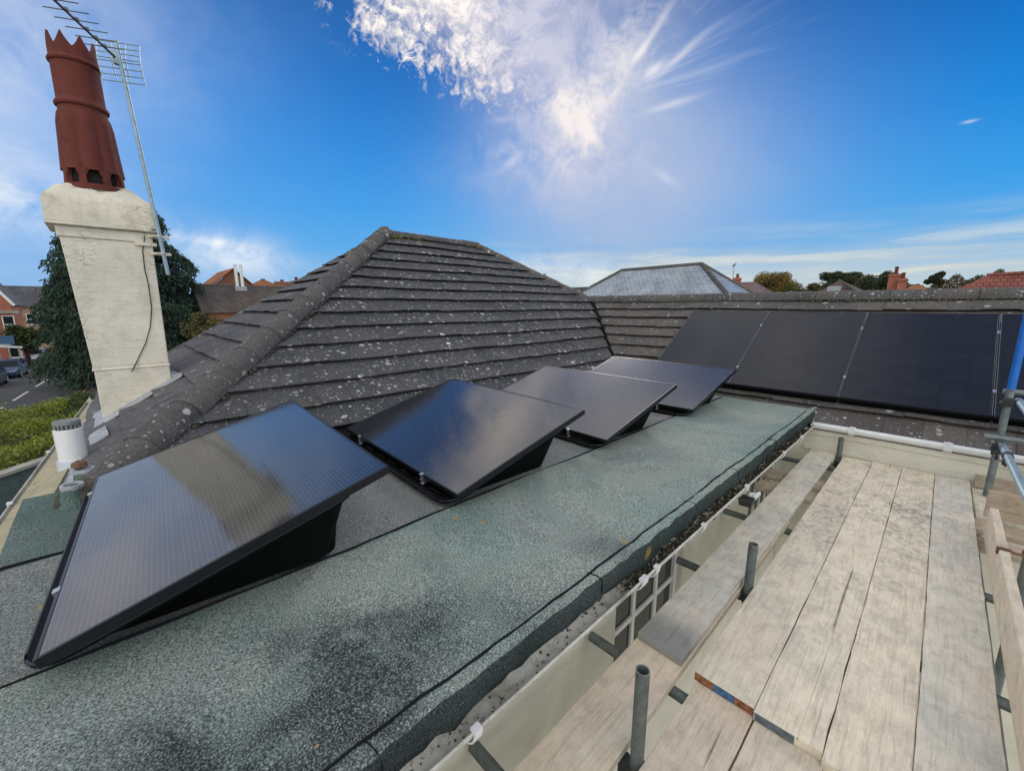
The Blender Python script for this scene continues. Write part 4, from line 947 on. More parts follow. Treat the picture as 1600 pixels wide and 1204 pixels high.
# short boards laid across under the deck
def xboard(label, x0, x1, y0, y1, z0, z1, mat='woodx', group=None, name='cross_board', cat='plank'):
    mb = MB(); n = 8
    mb.box(x0, x1, y0, y1, z0, z1); return tag(mb.build(name, M[mat], bevel=.003), label, cat, group)
xboard('brown plank laid crosswise under the deck, farther of the pair near the wall', -1.04, .75, 4.36, 4.58, -1.628, -1.590, group='crosswise planks under the deck')
xboard('brown plank laid crosswise under the deck, nearer of the pair', -1.0, .75, 4.02, 4.22, -1.628, -1.590, group='crosswise planks under the deck')
xboard('brown toe board standing on edge across the right end of the deck', .405, .95, 4.575, 4.612, -1.56, -1.352, name='toe_board', cat='toe board')
xboard('thin dark edged plank on its side against the far cream wall', .385, 1.0, 5.435, 5.47, -1.60, -1.492, name='edge_board', cat='plank')
tb = MB(); tb.hexa([(.388, 0.2, -1.56), (.428, 0.2, -1.56), (.428, 4.27, -1.56), (.388, 4.27, -1.56)], [(.388, 0.2, -1.345), (.428, 0.2, -1.345), (.428, 4.16, -1.345), (.388, 4.16, -1.345)])
tag(tb.build('toe_board', M['woodp'], bevel=.004), 'long pale toe board standing on edge along the right side of the deck', 'toe board')

def pole(label, A, B, mat='galvd', group=None, coup=(), r=.0242, name='scaffold_pole'):
    A = Vector(A); B = Vector(B); root = thing(name, label, 'scaffold pole', group)
    mb = MB(); mb.tube([A, B], r, 20, hollow=.004); mb.build('tube', M[mat], root, smooth='auto')
    d = (B-A).normalized()
    for c, axis in coup:
        c = Vector(c); cm = MB(); ax = Vector(axis)
        cm.tube([c-d*.028, c+d*.028], r+.008, 12); cm.box(-.02, .02, -.02, .02, -.03, .03, Matrix.Translation(c+ax*(r+.018))); cm.tube([c+ax*(r+.03)-ZV.cross(ax)*.04 if abs(ax.z) < .5 else c+ax*(r+.03), c+ax*(r+.06)+ZV.cross(ax)*.03 if abs(ax.z) < .5 else c+ax*(r+.06)], .008, 6)
        cm.tube([c-d.cross(ax)*(r+.03)-ax*.03, c-d.cross(ax)*(r+.03)+ax*.045], .007, 6); cm.tube([c-d.cross(ax)*(r+.03)+ax*.02, c-d.cross(ax)*(r+.03)+ax*.035], .013, 6)
        cm.build_each('coupler', M['coupler'], root, smooth='auto')
    return place(root, A)
SG = 'upright scaffold poles'; TG = 'cross poles under the deck'
pole('short upright pole in the foreground with an open top, beside the pinkish lower board', (-.557, 1.165, GZ), (-.557, 1.165, -1.222), group=SG, coup=(((-.557, 1.165, -1.66), (-1, 0, 0)),))
pole('short upright pole standing between the loose grey board and the pale deck board', (-.572, 2.43, GZ), (-.572, 2.43, -1.300), group=SG, coup=(((-.572, 2.43, -1.63), (-1, 0, 0)),))
pole('short upright pole at the far end of the deck against the cream wall', (-.583, 5.37, GZ), (-.583, 5.37, -1.352), group=SG, coup=(((-.583, 5.37, -1.64), (0, -1, 0)),))
for i, (y, z, x0) in enumerate(((.80, -1.652, -1.04), (1.57, -1.652, -1.04), (2.52, -1.652, -1.02), (3.45, -1.652, -1.05), (5.19, -1.652, -1.05))):
    labs = ['stout cross pole end at the bottom of the photo under the white gutter', 'cross pole passing in front of the white window', 'cross pole end against the cream wall between the two windows', 'dark cross pole below the black floodlight', 'farthest cross pole under the deck by the cream corner']
    pole(labs[i], (x0, y, z), (1.1, y, z), group=TG, mat='galvd')
pole('long pole running lengthwise hidden under the loose grey board', (-.72, -.9, -1.705), (-.72, 5.45, -1.705), group='lengthwise poles under the deck')
pole('long pole running lengthwise beneath the right edge of the deck', (.37, -.9, -1.705), (.37, 5.45, -1.705), group='lengthwise poles under the deck')
# right hand standard with a blue upper tube
st = thing('scaffold_pole', 'tall upright pole at the right edge with blue painted upper length', 'scaffold pole', SG)
MB().tube([(.452, 5.2, GZ), (.452, 5.2, -.675)], .0242, 20, hollow=.004).build('tube', M['galv'], st, smooth='auto')
MB().tube([(.452, 5.2, -.66), (.452, 5.2, 1.3)], .0252, 20).build('blue_sleeve', M['blue'], st, smooth='auto')
cm = MB(); cm.tube([(.452, 5.2, -.80), (.452, 5.2, -.74)], .033, 12); cm.box(.425, .48, 5.14, 5.18, -.80, -.73); cm.tube([(.452, 5.2, -1.19), (.452, 5.2, -1.13)], .033, 12); cm.box(.425, .48, 5.14, 5.18, -1.20, -1.12)
for z in (-.77, -1.16): cm.tube([(.415, 5.14, z), (.415, 5.11, z)], .014, 6); cm.tube([(.415, 5.2, z), (.415, 5.09, z)], .007, 6); cm.tube([(.425, 5.15, z-.05), (.425, 5.15, z-.005)], .01, 6)
cm.build_each('coupler', M['coupler'], st, smooth='auto'); place(st, (.452, 5.2, GZ))
pole('upper sideways guard pole off the right edge just below the blue length', (.415, 5.252, -.69), (1.6, 5.252, -.69), mat='galv', group='guard poles at the right')
pole('lower sideways guard pole off the right edge, in front of the roof tiles', (.36, 5.148, -1.062), (1.6, 5.148, -1.062), mat='galv', group='guard poles at the right')
pole('pale blue guard pole coming forward from the upper clamp', (.510, 5.25, -.755), (.510, .2, -.755), mat='galvb', group='guard poles at the right')
pole('pale blue guard pole coming forward from the lower clamp', (.470, 5.22, -1.125), (.560, .2, -1.16), mat='galvb', group='guard poles at the right', coup=(((.478, 4.83, -1.13), (0, 0, -1)),))
pole('grey green upright pole cut by the right edge, strapped to the long toe board', (.505, 3.50, GZ), (.505, 3.50, -.2), mat='galv', group=SG)
bc = MB(); cy = 3.46
bc.box(.380, .436, cy-.016, cy+.016, -1.343, -1.337); bc.box(.380, .386, cy-.016, cy+.016, -1.375, -1.343); bc.box(.436, .50, cy-.016, cy+.016, -1.352, -1.346); bc.tube([(.505, 3.50, -1.365), (.505, 3.50, -1.335)], .030, 14)
tag(bc.build('toe_board_clip', M['rust'], bevel=.002), 'rusty steel strap hooked over the long toe board and round the upright pole', 'clip')
# floodlight camera under the gutter
fl_ = thing('floodlight', 'small black floodlight with white bracket fixed under the gutter by the window', 'floodlight')
MB().hexa([(-.86, 3.13, -1.42), (-.79, 3.16, -1.43), (-.79, 3.24, -1.43), (-.86, 3.24, -1.42)], [(-.87, 3.13, -1.37), (-.785, 3.16, -1.375), (-.785, 3.24, -1.375), (-.87, 3.24, -1.37)]).build('housing', M['blackpl'], fl_, bevel=.005)
mb = MB(); mb.box(-.835, -.815, 3.245, 3.33, -1.40, -1.375); mb.box(-.808, -.788, 3.245, 3.33, -1.40, -1.37); mb.tube([(-.84, 3.30, -1.378), (-.785, 3.30, -1.378)], .009, 10); mb.build('bracket', M['whitepl'], fl_, bevel=.002); MB().tube([(-.932, 3.19, -1.39), (-.865, 3.19, -1.39)], .011, 10).build('arm', M['whitepl'], fl_, smooth='auto')
MB().tube([(-.798, 3.335, -1.385), (-.798, 3.36, -1.385)], .016, 14).build('sensor', M['whitepl'], fl_, smooth='auto')
place(fl_, (-.93, 3.3, -1.40))
# ------------------------------------------------------------------ ground, road
M['grass'] = m_plain('rough_ground', (.10, .11, .06), .95, .4, .6, bs=.3, bd=.05)
M['asph'] = m_plain('asphalt', (.060, .062, .066), .9, .18, 1.2, bs=.3, bd=.01)
M['pave'] = m_plain('pale_paving', (.33, .325, .29), .9, .15, 2.5, bs=.3, bd=.01)
M['pavem'] = m_plain('pavement_asphalt', (.14, .125, .115), .9, .2, 2)
M['line'] = m_plain('road_paint', (.62, .62, .60), .7, .15, 6)
M['yline'] = m_plain('yellow_road_paint', (.50, .33, .12), .7, .15, 6)
S = 2500
struct('ground', MB().add([(-S, -S, GZ-.10), (S, -S, GZ-.10), (S, S, GZ-.10), (-S, S, GZ-.10)], [(0, 1, 2, 3)]), M['grass'])
rd = Vector((-1, .084, 0)).normalized(); rs = Vector((.084, 1, 0)).normalized()    # road direction and its left-to-right normal
k = 5.95/5.0
rc0 = Vector((-32.1*k, -4.35*k, GZ))         # a point on the centre line
def strip(name, a0, a1, s0, s1, z, mat): 
    pts = [rc0+rd*a+rs*s+ZV*z for a, s in ((a0, s0), (a1, s0), (a1, s1), (a0, s1))]
    return struct(name, MB().add(pts, [(0, 1, 2, 3)]), M[mat])
strip('road', -40, 160, -5.2, 3.35, .0, 'asph')
pb = MB(); 
for s0, s1 in ((3.35, 5.4), (-7.4, -5.2)):
    b = [rc0+rd*a+rs*s-ZV*.09 for a, s in ((-40, s0), (160, s0), (160, s1), (-40, s1))]; pb.hexa(b, [q+ZV*.21 for q in b])
struct('pavement', pb, M['pavem'])
lm = MB()
for i in range(-4, 14):
    a = -3.2+6.15*i
    pts = [rc0+rd*q+rs*s+ZV*.005 for q, s in ((a, -.07), (a+3.9, -.07), (a+3.9, .07), (a, .07))]; lm.add(pts, [(0, 1, 2, 3)])
struct('road_marking', lm, M['line'])
ym = MB()
for s0 in (2.75, 3.02): ym.add([rc0+rd*q+rs*s+ZV*.005 for q, s in ((-20, s0), (60, s0), (60, s0+.12), (-20, s0+.12))], [(0, 1, 2, 3)])
struct('road_marking', ym, M['yline'])
struct('patio', MB().add([(-.90, -6, GZ+.02), (30, -6, GZ+.02), (30, 5.5, GZ+.02), (-.90, 5.5, GZ+.02)], [(0, 1, 2, 3)]), M['pave'])

# ------------------------------------------------------------------ foliage helper
def leafquads(mb, p, s, rnd, elong=1.0, droop=None):
    d = Vector((rnd.gauss(0, 1), rnd.gauss(0, 1), rnd.gauss(0, .8)))
    if droop is not None: d = d*.45+droop
    d.normalize(); a = Vector((rnd.gauss(0, 1), rnd.gauss(0, 1), rnd.gauss(0, 1))); b = d.cross(a).normalized()
    l = s*elong*rnd.uniform(.7, 1.3); w_ = s*.5*rnd.uniform(.7, 1.2)
    mb.add([p-d*l*.5, p+b*w_*.5, p+d*l*.5, p-b*w_*.5], [(0, 1, 2, 3)])
def crown(mb, c, rx, ry, rz, n, s, rnd, clumps=14, gap=.5, flat=0):
    C_ = []
    for i in range(clumps):
        v = Vector((rnd.gauss(0, 1), rnd.gauss(0, 1), rnd.gauss(0, 1))).normalized()*(rnd.random()**.4)
        if flat: v.z = abs(v.z)*.6-.1
        C_.append((Vector((c[0]+v.x*rx*.75, c[1]+v.y*ry*.75, c[2]+v.z*rz*.75)), rnd.uniform(.22, .42)))
    for i in range(n):
        cc, r_ = C_[i % clumps]
        v = Vector((rnd.gauss(0, 1), rnd.gauss(0, 1), rnd.gauss(0, 1))).normalized()*(rnd.random()**.45)*r_
        leafquads(mb, cc+Vector((v.x*rx, v.y*ry, v.z*rz)), s, rnd)
    return C_
def tree(name, label, base, h, rx, rz, leafmat, n, s, seed, cat='tree', group=None, trunk=.25, flat=0, clumps=16, cz=None):
    rnd = random.Random(seed); t = thing(name, label, cat, group); b = Vector(base); cz = cz if cz is not None else h-rz*.8
    mb = MB(); C_ = crown(mb, (b.x, b.y, b.z+cz), rx, rx, rz, n, s, rnd, clumps, flat=flat); mb.build('crown', M[leafmat], t)
    tb = MB(); fork = b+ZV*(cz-rz*.6); tb.tube([b-ZV*.1, b+ZV*(cz-rz*.6)*.5+Vector((.1, .1, 0)), fork, b+ZV*cz], [trunk, trunk*.75, trunk*.6, trunk*.3], 8)
    for cc, r_ in C_[:9]: tb.tube([fork, fork.lerp(cc, .55)+ZV*.2, cc], [trunk*.4, trunk*.25, trunk*.08], 5)
    tb.build('trunk', M['bark'], t, smooth=True); return place(t, b)
M['bark'] = m_plain('bark', (.06, .045, .035), .95, .3, 5, bs=.5, bd=.02)
M['conif'] = m_leaf('conifer_foliage', (.022, .045, .030), (.055, .10, .062), (.04, .065, .05), .8, .5, .2)
M['hedgel'] = m_leaf('yellow_green_leaves', (.10, .17, .02), (.33, .36, .05), (.20, .22, .05), .6, .45, .3)
M['hedged'] = m_leaf('shrub_leaves_and_hedge_shade', (.03, .055, .02), (.09, .12, .035), None, .7, .8, .2)
M['bushm'] = m_leaf('autumn_bush_leaves', (.07, .08, .03), (.20, .15, .06), (.12, .12, .05), .8, .8, .2)
M['oak'] = m_leaf('autumn_oak_leaves', (.12, .10, .03), (.30, .20, .06), (.10, .12, .04), .8, .3, .25)
M['darkt'] = m_leaf('dark_tree_leaves', (.025, .04, .02), (.07, .085, .04), None, .8, .3, .2)
M['russet'] = m_leaf('russet_tree_leaves', (.09, .06, .035), (.17, .12, .06), (.07, .08, .04), .8, .3, .2)
# big drooping conifer behind the chimney
def conifer(label, b, h, rmax, seed):
    rnd = random.Random(seed); t = thing('conifer_tree', label, 'tree'); b = Vector(b); mb = MB(); tb = MB()
    tb.tube([b-ZV*.2, b+ZV*h*.5, b+ZV*h*.98], [.55, .33, .04], 10)
    nb = 260
    for i in range(nb):
        f = i/nb; z = .06+f*.92; a = rnd.uniform(0, 2*math.pi)
        # widest low down, ragged domed top
        prof_ = (1-z)**.46*(.72+.28*min(1, z/.18))
        r_ = rmax*prof_*rnd.uniform(.62, 1.08)+.25; d = Vector((math.cos(a), math.sin(a), 0)); o = b+ZV*(z*h)
        pts = [o, o+d*r_*.45+ZV*(.10*r_), o+d*r_*.85+ZV*.02*r_, o+d*r_-ZV*(.16*r_)]
        tb.tube(pts, [.09*(1-z)+.03, .05, .03, .012], 4, cap=False)
        m_ = int(300*(.35+prof_))
        side = d.cross(ZV)
        for k in range(m_):
            u = rnd.random()**.62; 
            j = min(2, int(u*3)); p = pts[j].lerp(pts[j+1], u*3-j)
            lat = rnd.gauss(0, .13)*r_*(.35+u*.8); p = p+side*lat+d*rnd.gauss(0, .15)+ZV*(-abs(rnd.gauss(0, .32))-abs(lat)*.25+.12)
            leafquads(mb, p, .21, rnd, 1.9, Vector((d.x*.45, d.y*.45, -.75)))
    mb.build('crown', M['conif'], t); tb.build('trunk', M['bark'], t, smooth=True); return place(t, b)
conifer('tall dark green conifer with drooping boughs behind the cream chimney', (-45, 1.75, GZ), 14.7, 6.3, 3)
# hedge: leafy mass behind a garden wall
def hedge(label, quad, h, mat, n, s, seed, name='hedge'):
    rnd = random.Random(seed); q = [Vector(p) for p in quad]; mb = MB()
    for i in range(n):
        u, v = rnd.random(), rnd.random(); p = q[0].lerp(q[1], u).lerp(q[3].lerp(q[2], u), v)
        edge = min(u, 1-u, v, 1-v); top = rnd.random() < .72
        bump = .16*math.sin(p.x*1.9+p.y)+.12*math.sin(p.y*3.1+p.x*.7)
        z = h+bump+rnd.gauss(0, .10)-(.25 if edge < .03 else 0) if top else rnd.uniform(.1, h)
        if not top:
            if rnd.random() < .5: p = q[0].lerp(q[1], u)+(q[0]-q[3]).normalized()*rnd.uniform(-.15, .1)
            else: p = (q[0].lerp(q[3], v) if rnd.random() < .5 else q[1].lerp(q[2], v))
        leafquads(mb, Vector((p.x, p.y, GZ+z)), s, rnd)
    t = thing(name, label, 'hedge'); mb.build('leaves', M[mat], t)
    co = MB(); cc = sum(q, Vector())/4; b = [cc+(p-cc)*.94 for p in q]
    co.hexa([Vector((p.x, p.y, GZ-.05)) for p in b], [Vector((p.x, p.y, GZ+h-.22)) for p in b]); co.build('inner_twigs', M['twig'], t); return place(t, (cc.x, cc.y, GZ))
M['twig'] = m_plain('hedge_interior', (.03, .035, .015), .95, .4, 3)
hedge('clipped yellow green hedge beside the road, left of the vent pipe', [(-14.4, -4.4, 0), (-18.8, 0, 0), (-28.2, .2, 0), (-25.6, -5.6, 0)], 1.85, 'hedgel', 38000, .11, 5)
hedge('shaded right end of the yellow green hedge near the chimney, shade put in as darker leaves', [(-21.8, -1.7, 0), (-21.8, .5, 0), (-27.5, .6, 0), (-27.5, -1.45, 0)], 1.98, 'hedged', 12000, .12, 6)  # shady stretch of the same hedge, its shade put in as darker leaves
# garden wall and low garage in front of the hedge
M['gwall'] = m_plain('green_stained_wall', (.085, .13, .12), .9, .3, .9, bs=.3)
M['coping'] = m_plain('stone_coping', (.30, .30, .26), .9, .3, 2)
gwt = thing('garden_wall', 'green stained garden wall with stone coping in front of the yellow green hedge', 'wall')
Q0 = Vector((-14.2, -4.3, GZ)); Q1 = Vector((-18.9, .05, GZ)); dq = (Q1-Q0).normalized(); nq = dq.cross(ZV)
def wbox(mb, off0, off1, z0, z1):
    b = [Q0+nq*off0, Q1+nq*off0, Q1+nq*off1, Q0+nq*off1]; mb.hexa([p+ZV*z0 for p in b], [p+ZV*z1 for p in b])
mb = MB(); wbox(mb, 0, .22, -.1, 1.78); mb.build('wall', M['gwall'], gwt)
mb = MB(); wbox(mb, -.05, .27, 1.781, 1.87); mb.build('coping', M['coping'], gwt, bevel=.01); place(gwt, Q0)
gar = thing('garage', 'low grey flat roofed garage at the far left below the eaves', 'garage')
mb = MB(); mb.box(-13.6, -10.6, -4.2, -1.55, GZ-.1, GZ+1.0); mb.build('wall', M['coping'], gar)
mb = MB(); mb.box(-13.7, -10.5, -4.3, -1.45, GZ+1.001, GZ+1.12); mb.build('roof', M['felt_grey'], gar, bevel=.02)
mb = MB(); mb.box(-10.59, -10.57, -3.8, -1.9, GZ, GZ+.9); mb.build('door', M['gwall'], gar); place(gar, (-12.6, -2.8, GZ))

# ------------------------------------------------------------------ cars
def make_car(label, col, x, y, rz, name='parked_car', group='cars parked beside the road', estate=False):
    root = thing(name, label, 'car', group); mc = m_plain('car_paint', col, .22, .05, 2, bs=0, metallic=.3)
    # half sections from front (+x) to rear: (x, half width low, half width belt, z bottom, z belt)
    sec = [(2.12, .55, .60, .38, .60), (2.02, .74, .76, .24, .72), (1.6, .84, .85, .20, .84), (.95, .87, .88, .19, .93), (.2, .88, .88, .18, .96), (-.8, .88, .88, .18, .98), (-1.5, .87, .87, .20, 1.0), (-1.95, .83, .82, .24, 1.0), (-2.1, .72, .74, .34, .92)]
    mb = MB(); vs = []
    for (sx_, a, b, z0, z1) in sec:
        zm = (z0+z1)/2; half = [(a*.9, z0), (a, z0+.06), (b+.02, zm), (b, z1-.06), (b*.93, z1)]
        vs += [(sx_, -yy, zz) for yy, zz in half]+[(sx_, yy, zz) for yy, zz in half[::-1]]
    n = 10; fs = [(i*n+k, i*n+(k+1) % n, (i+1)*n+(k+1) % n, (i+1)*n+k) for i in range(len(sec)-1) for k in range(n)]+[tuple(range(n)), tuple(range((len(sec)-1)*n, len(sec)*n))]
    mb.add(vs, fs); mb.build('body', mc, root, smooth='auto')
    re = -1.95 if estate else -1.75
    cabb = [(.98, .80, .93), (.35, .70, 1.38), (-.9, .70, 1.45), (re+.28, .66, 1.38), (re, .76, 1.0)]
    g_ = MB(); vs = []
    for (sx_, yy, zz) in cabb: vs += [(sx_, -yy, zz), (sx_, yy, zz), (sx_, yy+ (0 if zz < 1.1 else .10), .93), (sx_, -yy-(0 if zz < 1.1 else .10), .93)]
    fs = [(i*4+k, i*4+(k+1) % 4, (i+1)*4+(k+1) % 4, (i+1)*4+k) for i in range(4) for k in range(4)]+[(0, 1, 2, 3), (16, 17, 18, 19)]
    g_.add(vs, fs); g_.build('windows', M['pane'], root)
    r_ = MB(); vs = []
    for (sx_, yy, zz) in cabb[1:4]: vs += [(sx_, -yy-.02, zz-.02), (sx_, -yy*.9, zz+.02), (sx_, yy*.9, zz+.02), (sx_, yy+.02, zz-.02)]
    r_.add(vs, [(i*4+k, i*4+k+1, (i+1)*4+k+1, (i+1)*4+k) for i in range(2) for k in range(3)]+[(0, 1, 2, 3), (8, 9, 10, 11), (0, 3, 7, 4), (4, 7, 11, 8)])
    for sg in (-1, 1):
        for (a, b) in (((1.0, .86, .92), (.35, .72, 1.38)), ((-.25, .87, .95), (-.28, .725, 1.42)), ((-1.15, .87, .97), (-1.1, .725, 1.42)), ((re, .80, .98), (re+.28, .69, 1.38))): r_.tube([(a[0], a[1]*sg, a[2]), (b[0], b[1]*sg, b[2])], .03, 5)
    r_.build('roof', mc, root, smooth='auto')
    for sx_ in (1.32, -1.3):
        for sg in (-1, 1):
            wv = MB(); wv.tube([(sx_, sg*.68, .32), (sx_, sg*.90, .32)], .32, 20); wo = wv.build('wheel', M['tyre'], root, smooth='auto')
            MB().tube([(sx_, sg*.88, .32), (sx_, sg*.912, .32)], .20, 12).build('rim', M['alu'], wo, smooth='auto')
    for sg in (-1, 1):
        MB().hexa([(2.10, sg*.42, .60), (2.10, sg*.70, .60), (1.90, sg*.79, .62), (1.90, sg*.45, .62)], [(2.04, sg*.42, .70), (2.02, sg*.70, .72), (1.82, sg*.79, .77), (1.84, sg*.45, .77)]).build('headlight', M['lamp'], root)
        MB().box(-2.12, -2.0, sg*.60-.1, sg*.60+.1, .70, .88).build('tail_light', M['redl'], root)
        MB().box(.78, .92, sg*.90-.07, sg*.90+.07, .95, 1.07).build('mirror', mc, root, bevel=.02)
    MB().box(2.05, 2.135, -.42, .42, .34, .46).build('grille', M['blackpl'], root); MB().box(2.13, 2.142, -.26, .26, .47, .57).build('number_plate', M['line'], root)
    root.location = (x, y, GZ); root.rotation_euler = (0, 0, rz); return root
M['tyre'] = m_plain('tyre_rubber', (.015, .015, .015), .8); M['lamp'] = m_plain('headlamp', (.6, .63, .66), .15); M['redl'] = m_plain('tail_lamp', (.35, .02, .02), .3)
hd = math.atan2(-.084, 1)
make_car('dark blue parked car facing the camera at the left edge, nearer of the two', (.02, .04, .09), -49.9, -7.15, hd)
make_car('mid blue parked car just behind the dark blue one, left of the conifer', (.05, .10, .19), -55.9, -6.55, hd+.02)
make_car('silver white parked car partly hidden by the conifer foliage, farthest down the road', (.50, .56, .60), -68.5, -6.0, hd, estate=True)

# ------------------------------------------------------------------ neighbouring houses
def hiproof(x0, x1, y0, y1, z0, h, ov=.35, ridge='X'):
    x0 -= ov; x1 += ov; y0 -= ov; y1 += ov; cx, cy = (x0+x1)/2, (y0+y1)/2; mb = MB()
    if ridge == 'X': dd = (y1-y0)/2; a = (x0+dd, cy, z0+h); b = (x1-dd, cy, z0+h)
    else: dd = (x1-x0)/2; a = (cx, y0+dd, z0+h); b = (cx, y1-dd, z0+h)
    v = [(x0, y0, z0), (x1, y0, z0), (x1, y1, z0), (x0, y1, z0), a, b]
    f = [(0, 1, 5, 4), (1, 2, 5), (2, 3, 4, 5), (3, 0, 4)] if ridge == 'X' else [(0, 1, 4), (1, 2, 5, 4), (2, 3, 5), (3, 0, 4, 5)]
    mb.add(v, f+[(3, 2, 1, 0)]); return mb, Vector(a), Vector(b), [Vector(q) for q in v[:4]]
def gable(x0, x1, y0, y1, z0, h, ridge='X', ov=.3):
    mb = MB(); 
    if ridge == 'X': a = (x0-ov, (y0+y1)/2, z0+h); b = (x1+ov, (y0+y1)/2, z0+h); c = [(x0-ov, y0-ov, z0), (x1+ov, y0-ov, z0), (x1+ov, y1+ov, z0), (x0-ov, y1+ov, z0)]; f = [(0, 1, 5, 4), (2, 3, 4, 5), (1, 2, 5), (3, 0, 4), (3, 2, 1, 0)]
    else: a = ((x0+x1)/2, y0-ov, z0+h); b = ((x0+x1)/2, y1+ov, z0+h); c = [(x0-ov, y0-ov, z0), (x1+ov, y0-ov, z0), (x1+ov, y1+ov, z0), (x0-ov, y1+ov, z0)]; f = [(1, 2, 5, 4), (3, 0, 4, 5), (0, 1, 4), (2, 3, 5), (3, 2, 1, 0)]
    mb.add(c+[a, b], f); return mb
def winx(root, face, u0, u1, z0, z1, axis, frame='white'):
    # window on a wall: axis 'x' means the wall plane is X=face (faces +X), 'y' means Y=face (faces -Y)
    f = MB(); e = .07
    def bx(m, a, b, c, d, o0, o1):
        if axis == 'x': m.box(face+o0, face+o1, a, b, c, d)
        else: m.box(a, b, face-o1, face-o0, c, d)
    bx(f, u0, u0+e, z0, z1, .002, .07); bx(f, u1-e, u1, z0, z1, .002, .07); bx(f, u0+e, u1-e, z0, z0+e, .002, .07); bx(f, u0+e, u1-e, z1-e, z1, .002, .07); bx(f, u0+e, u1-e, (z0+z1)/2-.03, (z0+z1)/2+.03, .002, .06)
    fo = f.build('window', M[frame], root); p = MB(); bx(p, u0+e, u1-e, z0+e, z1-e, .001, .03); p.build('pane', M['pane'], fo); s = MB(); bx(s, u0-.08, u1+.08, z0-.1, z0-.003, .002, .14); s.build('sill', M['white'], fo)
M['brick'] = m_brick('orange_brick', (.32, .11, .055), (.24, .085, .045), (.32, .26, .2))
M['brickr'] = m_brick('red_brick', (.36, .085, .05), (.28, .07, .04), (.34, .26, .2))
M['brickt'] = m_brick('tan_brick', (.34, .22, .13), (.40, .28, .17), (.4, .34, .26))
M['slate'] = m_farroof('blue_grey_slate', (.26, .31, .36), (.34, .39, .44), .145, .32, 'X', .45, .42)
M['plain'] = m_farroof('brown_plain_tile', (.085, .07, .065), (.12, .095, .085), .16, .22, 'Y', .9, .35)
M['orang'] = m_farroof('orange_plain_tile', (.28, .105, .04), (.34, .14, .055), .14, .2, 'XY', .9, .6)
M['redt'] = m_farroof('red_pantile', (.24, .08, .06), (.19, .065, .05), .19, .22, 'X', .85, .45)
M['purp'] = m_farroof('mauve_brown_tile', (.15, .10, .10), (.19, .13, .125), .22, .3, 'XY', .9, .55)
M['dgrey'] = m_farroof('dark_slate', (.07, .075, .085), (.10, .10, .11), .16, .3, 'Y', .8, .6)
def ridge_line(mb, a, b, r=.11): mb.tube([a, b], r, 8)
# slate hipped house straight behind the right wing
sh = thing('house', 'neighbouring house with pale blue grey slate hipped roof behind the right wing', 'house')
yr = 26.0; za, zb_ = 2.40, 2.46
ax_, bx_ = -15.9, -10.55; E_ = -4.0; sl = math.tan(R(37)); run = (za-(-1.6))/sl
v = [(ax_-run, yr-run, -1.6), (bx_+run, yr-run, -1.6), (bx_+run, yr+run, -1.6), (ax_-run, yr+run, -1.6), (ax_, yr, za), (bx_, yr, zb_)]
MB().add(v, [(0, 1, 5, 4), (1, 2, 5), (2, 3, 4, 5), (3, 0, 4), (3, 2, 1, 0)]).build('roof', M['slate'], sh)
# flank wing, lower ridge off to the left
MB().add([(-24.5, yr-run+1.2, -1.6), (ax_-2.6, yr-run+1.2, -1.6), (ax_-2.6, yr-1.1, 1.20), (-24.5, yr-1.1, 1.20), (-24.5, yr+2.4, -1.6), (ax_-2.6, yr+2.4, -1.6)], [(0, 1, 2, 3), (3, 2, 5, 4), (0, 3, 4), (1, 5, 2)]).build('roof', M['slate'], sh)
rl = MB(); ridge_line(rl, v[4], v[5], .12); ridge_line(rl, v[5], v[1], .13); ridge_line(rl, v[5], v[2], .12); ridge_line(rl, v[4], v[0], .12); ridge_line(rl, (-24.5, yr-1.1, 1.22), (ax_-1.4, yr-1.1, 1.22), .12); rl.build('ridge_tiles', M['ridge'], sh, smooth='auto')
MB().box(ax_-run+.4, bx_+run-.4, yr-run+.4, yr+run-.4, GZ-.1, -1.61).build('wall', M['brick'], sh)
for u in (-18, -13, -9): winx(sh, yr-run+.4, u, u+1.3, -3.6, -2.3, 'y')
place(sh, ((ax_+bx_)/2, yr, GZ))

def chimney_stack(root, x, y, z0, z1, w=.9, d=.6, pots=2, mat='brickr', name='chimney', ph=.45):
    mb = MB(); mb.box(x-w/2, x+w/2, y-d/2, y+d/2, z0, z1-.25); mb.box(x-w/2-.08, x+w/2+.08, y-d/2-.08, y+d/2+.08, z1-.249, z1-.12); mb.box(x-w/2-.02, x+w/2+.02, y-d/2-.02, y+d/2+.02, z1-.119, z1)
    c = mb.build(name, M[mat], root)
    for i in range(pots):
        px = x+(i-(pots-1)/2)*w/max(1, pots); p_ = MB(); p_.lathe([(.15, 0), (.13, ph*.8), (.16, ph*.85), (.15, ph), (.09, ph), (.09, ph*.3), (0, ph*.3)], (px, y, z1-.01), 12); p_.build('chimney_pot', M['terra'], c, smooth='auto')
    return c
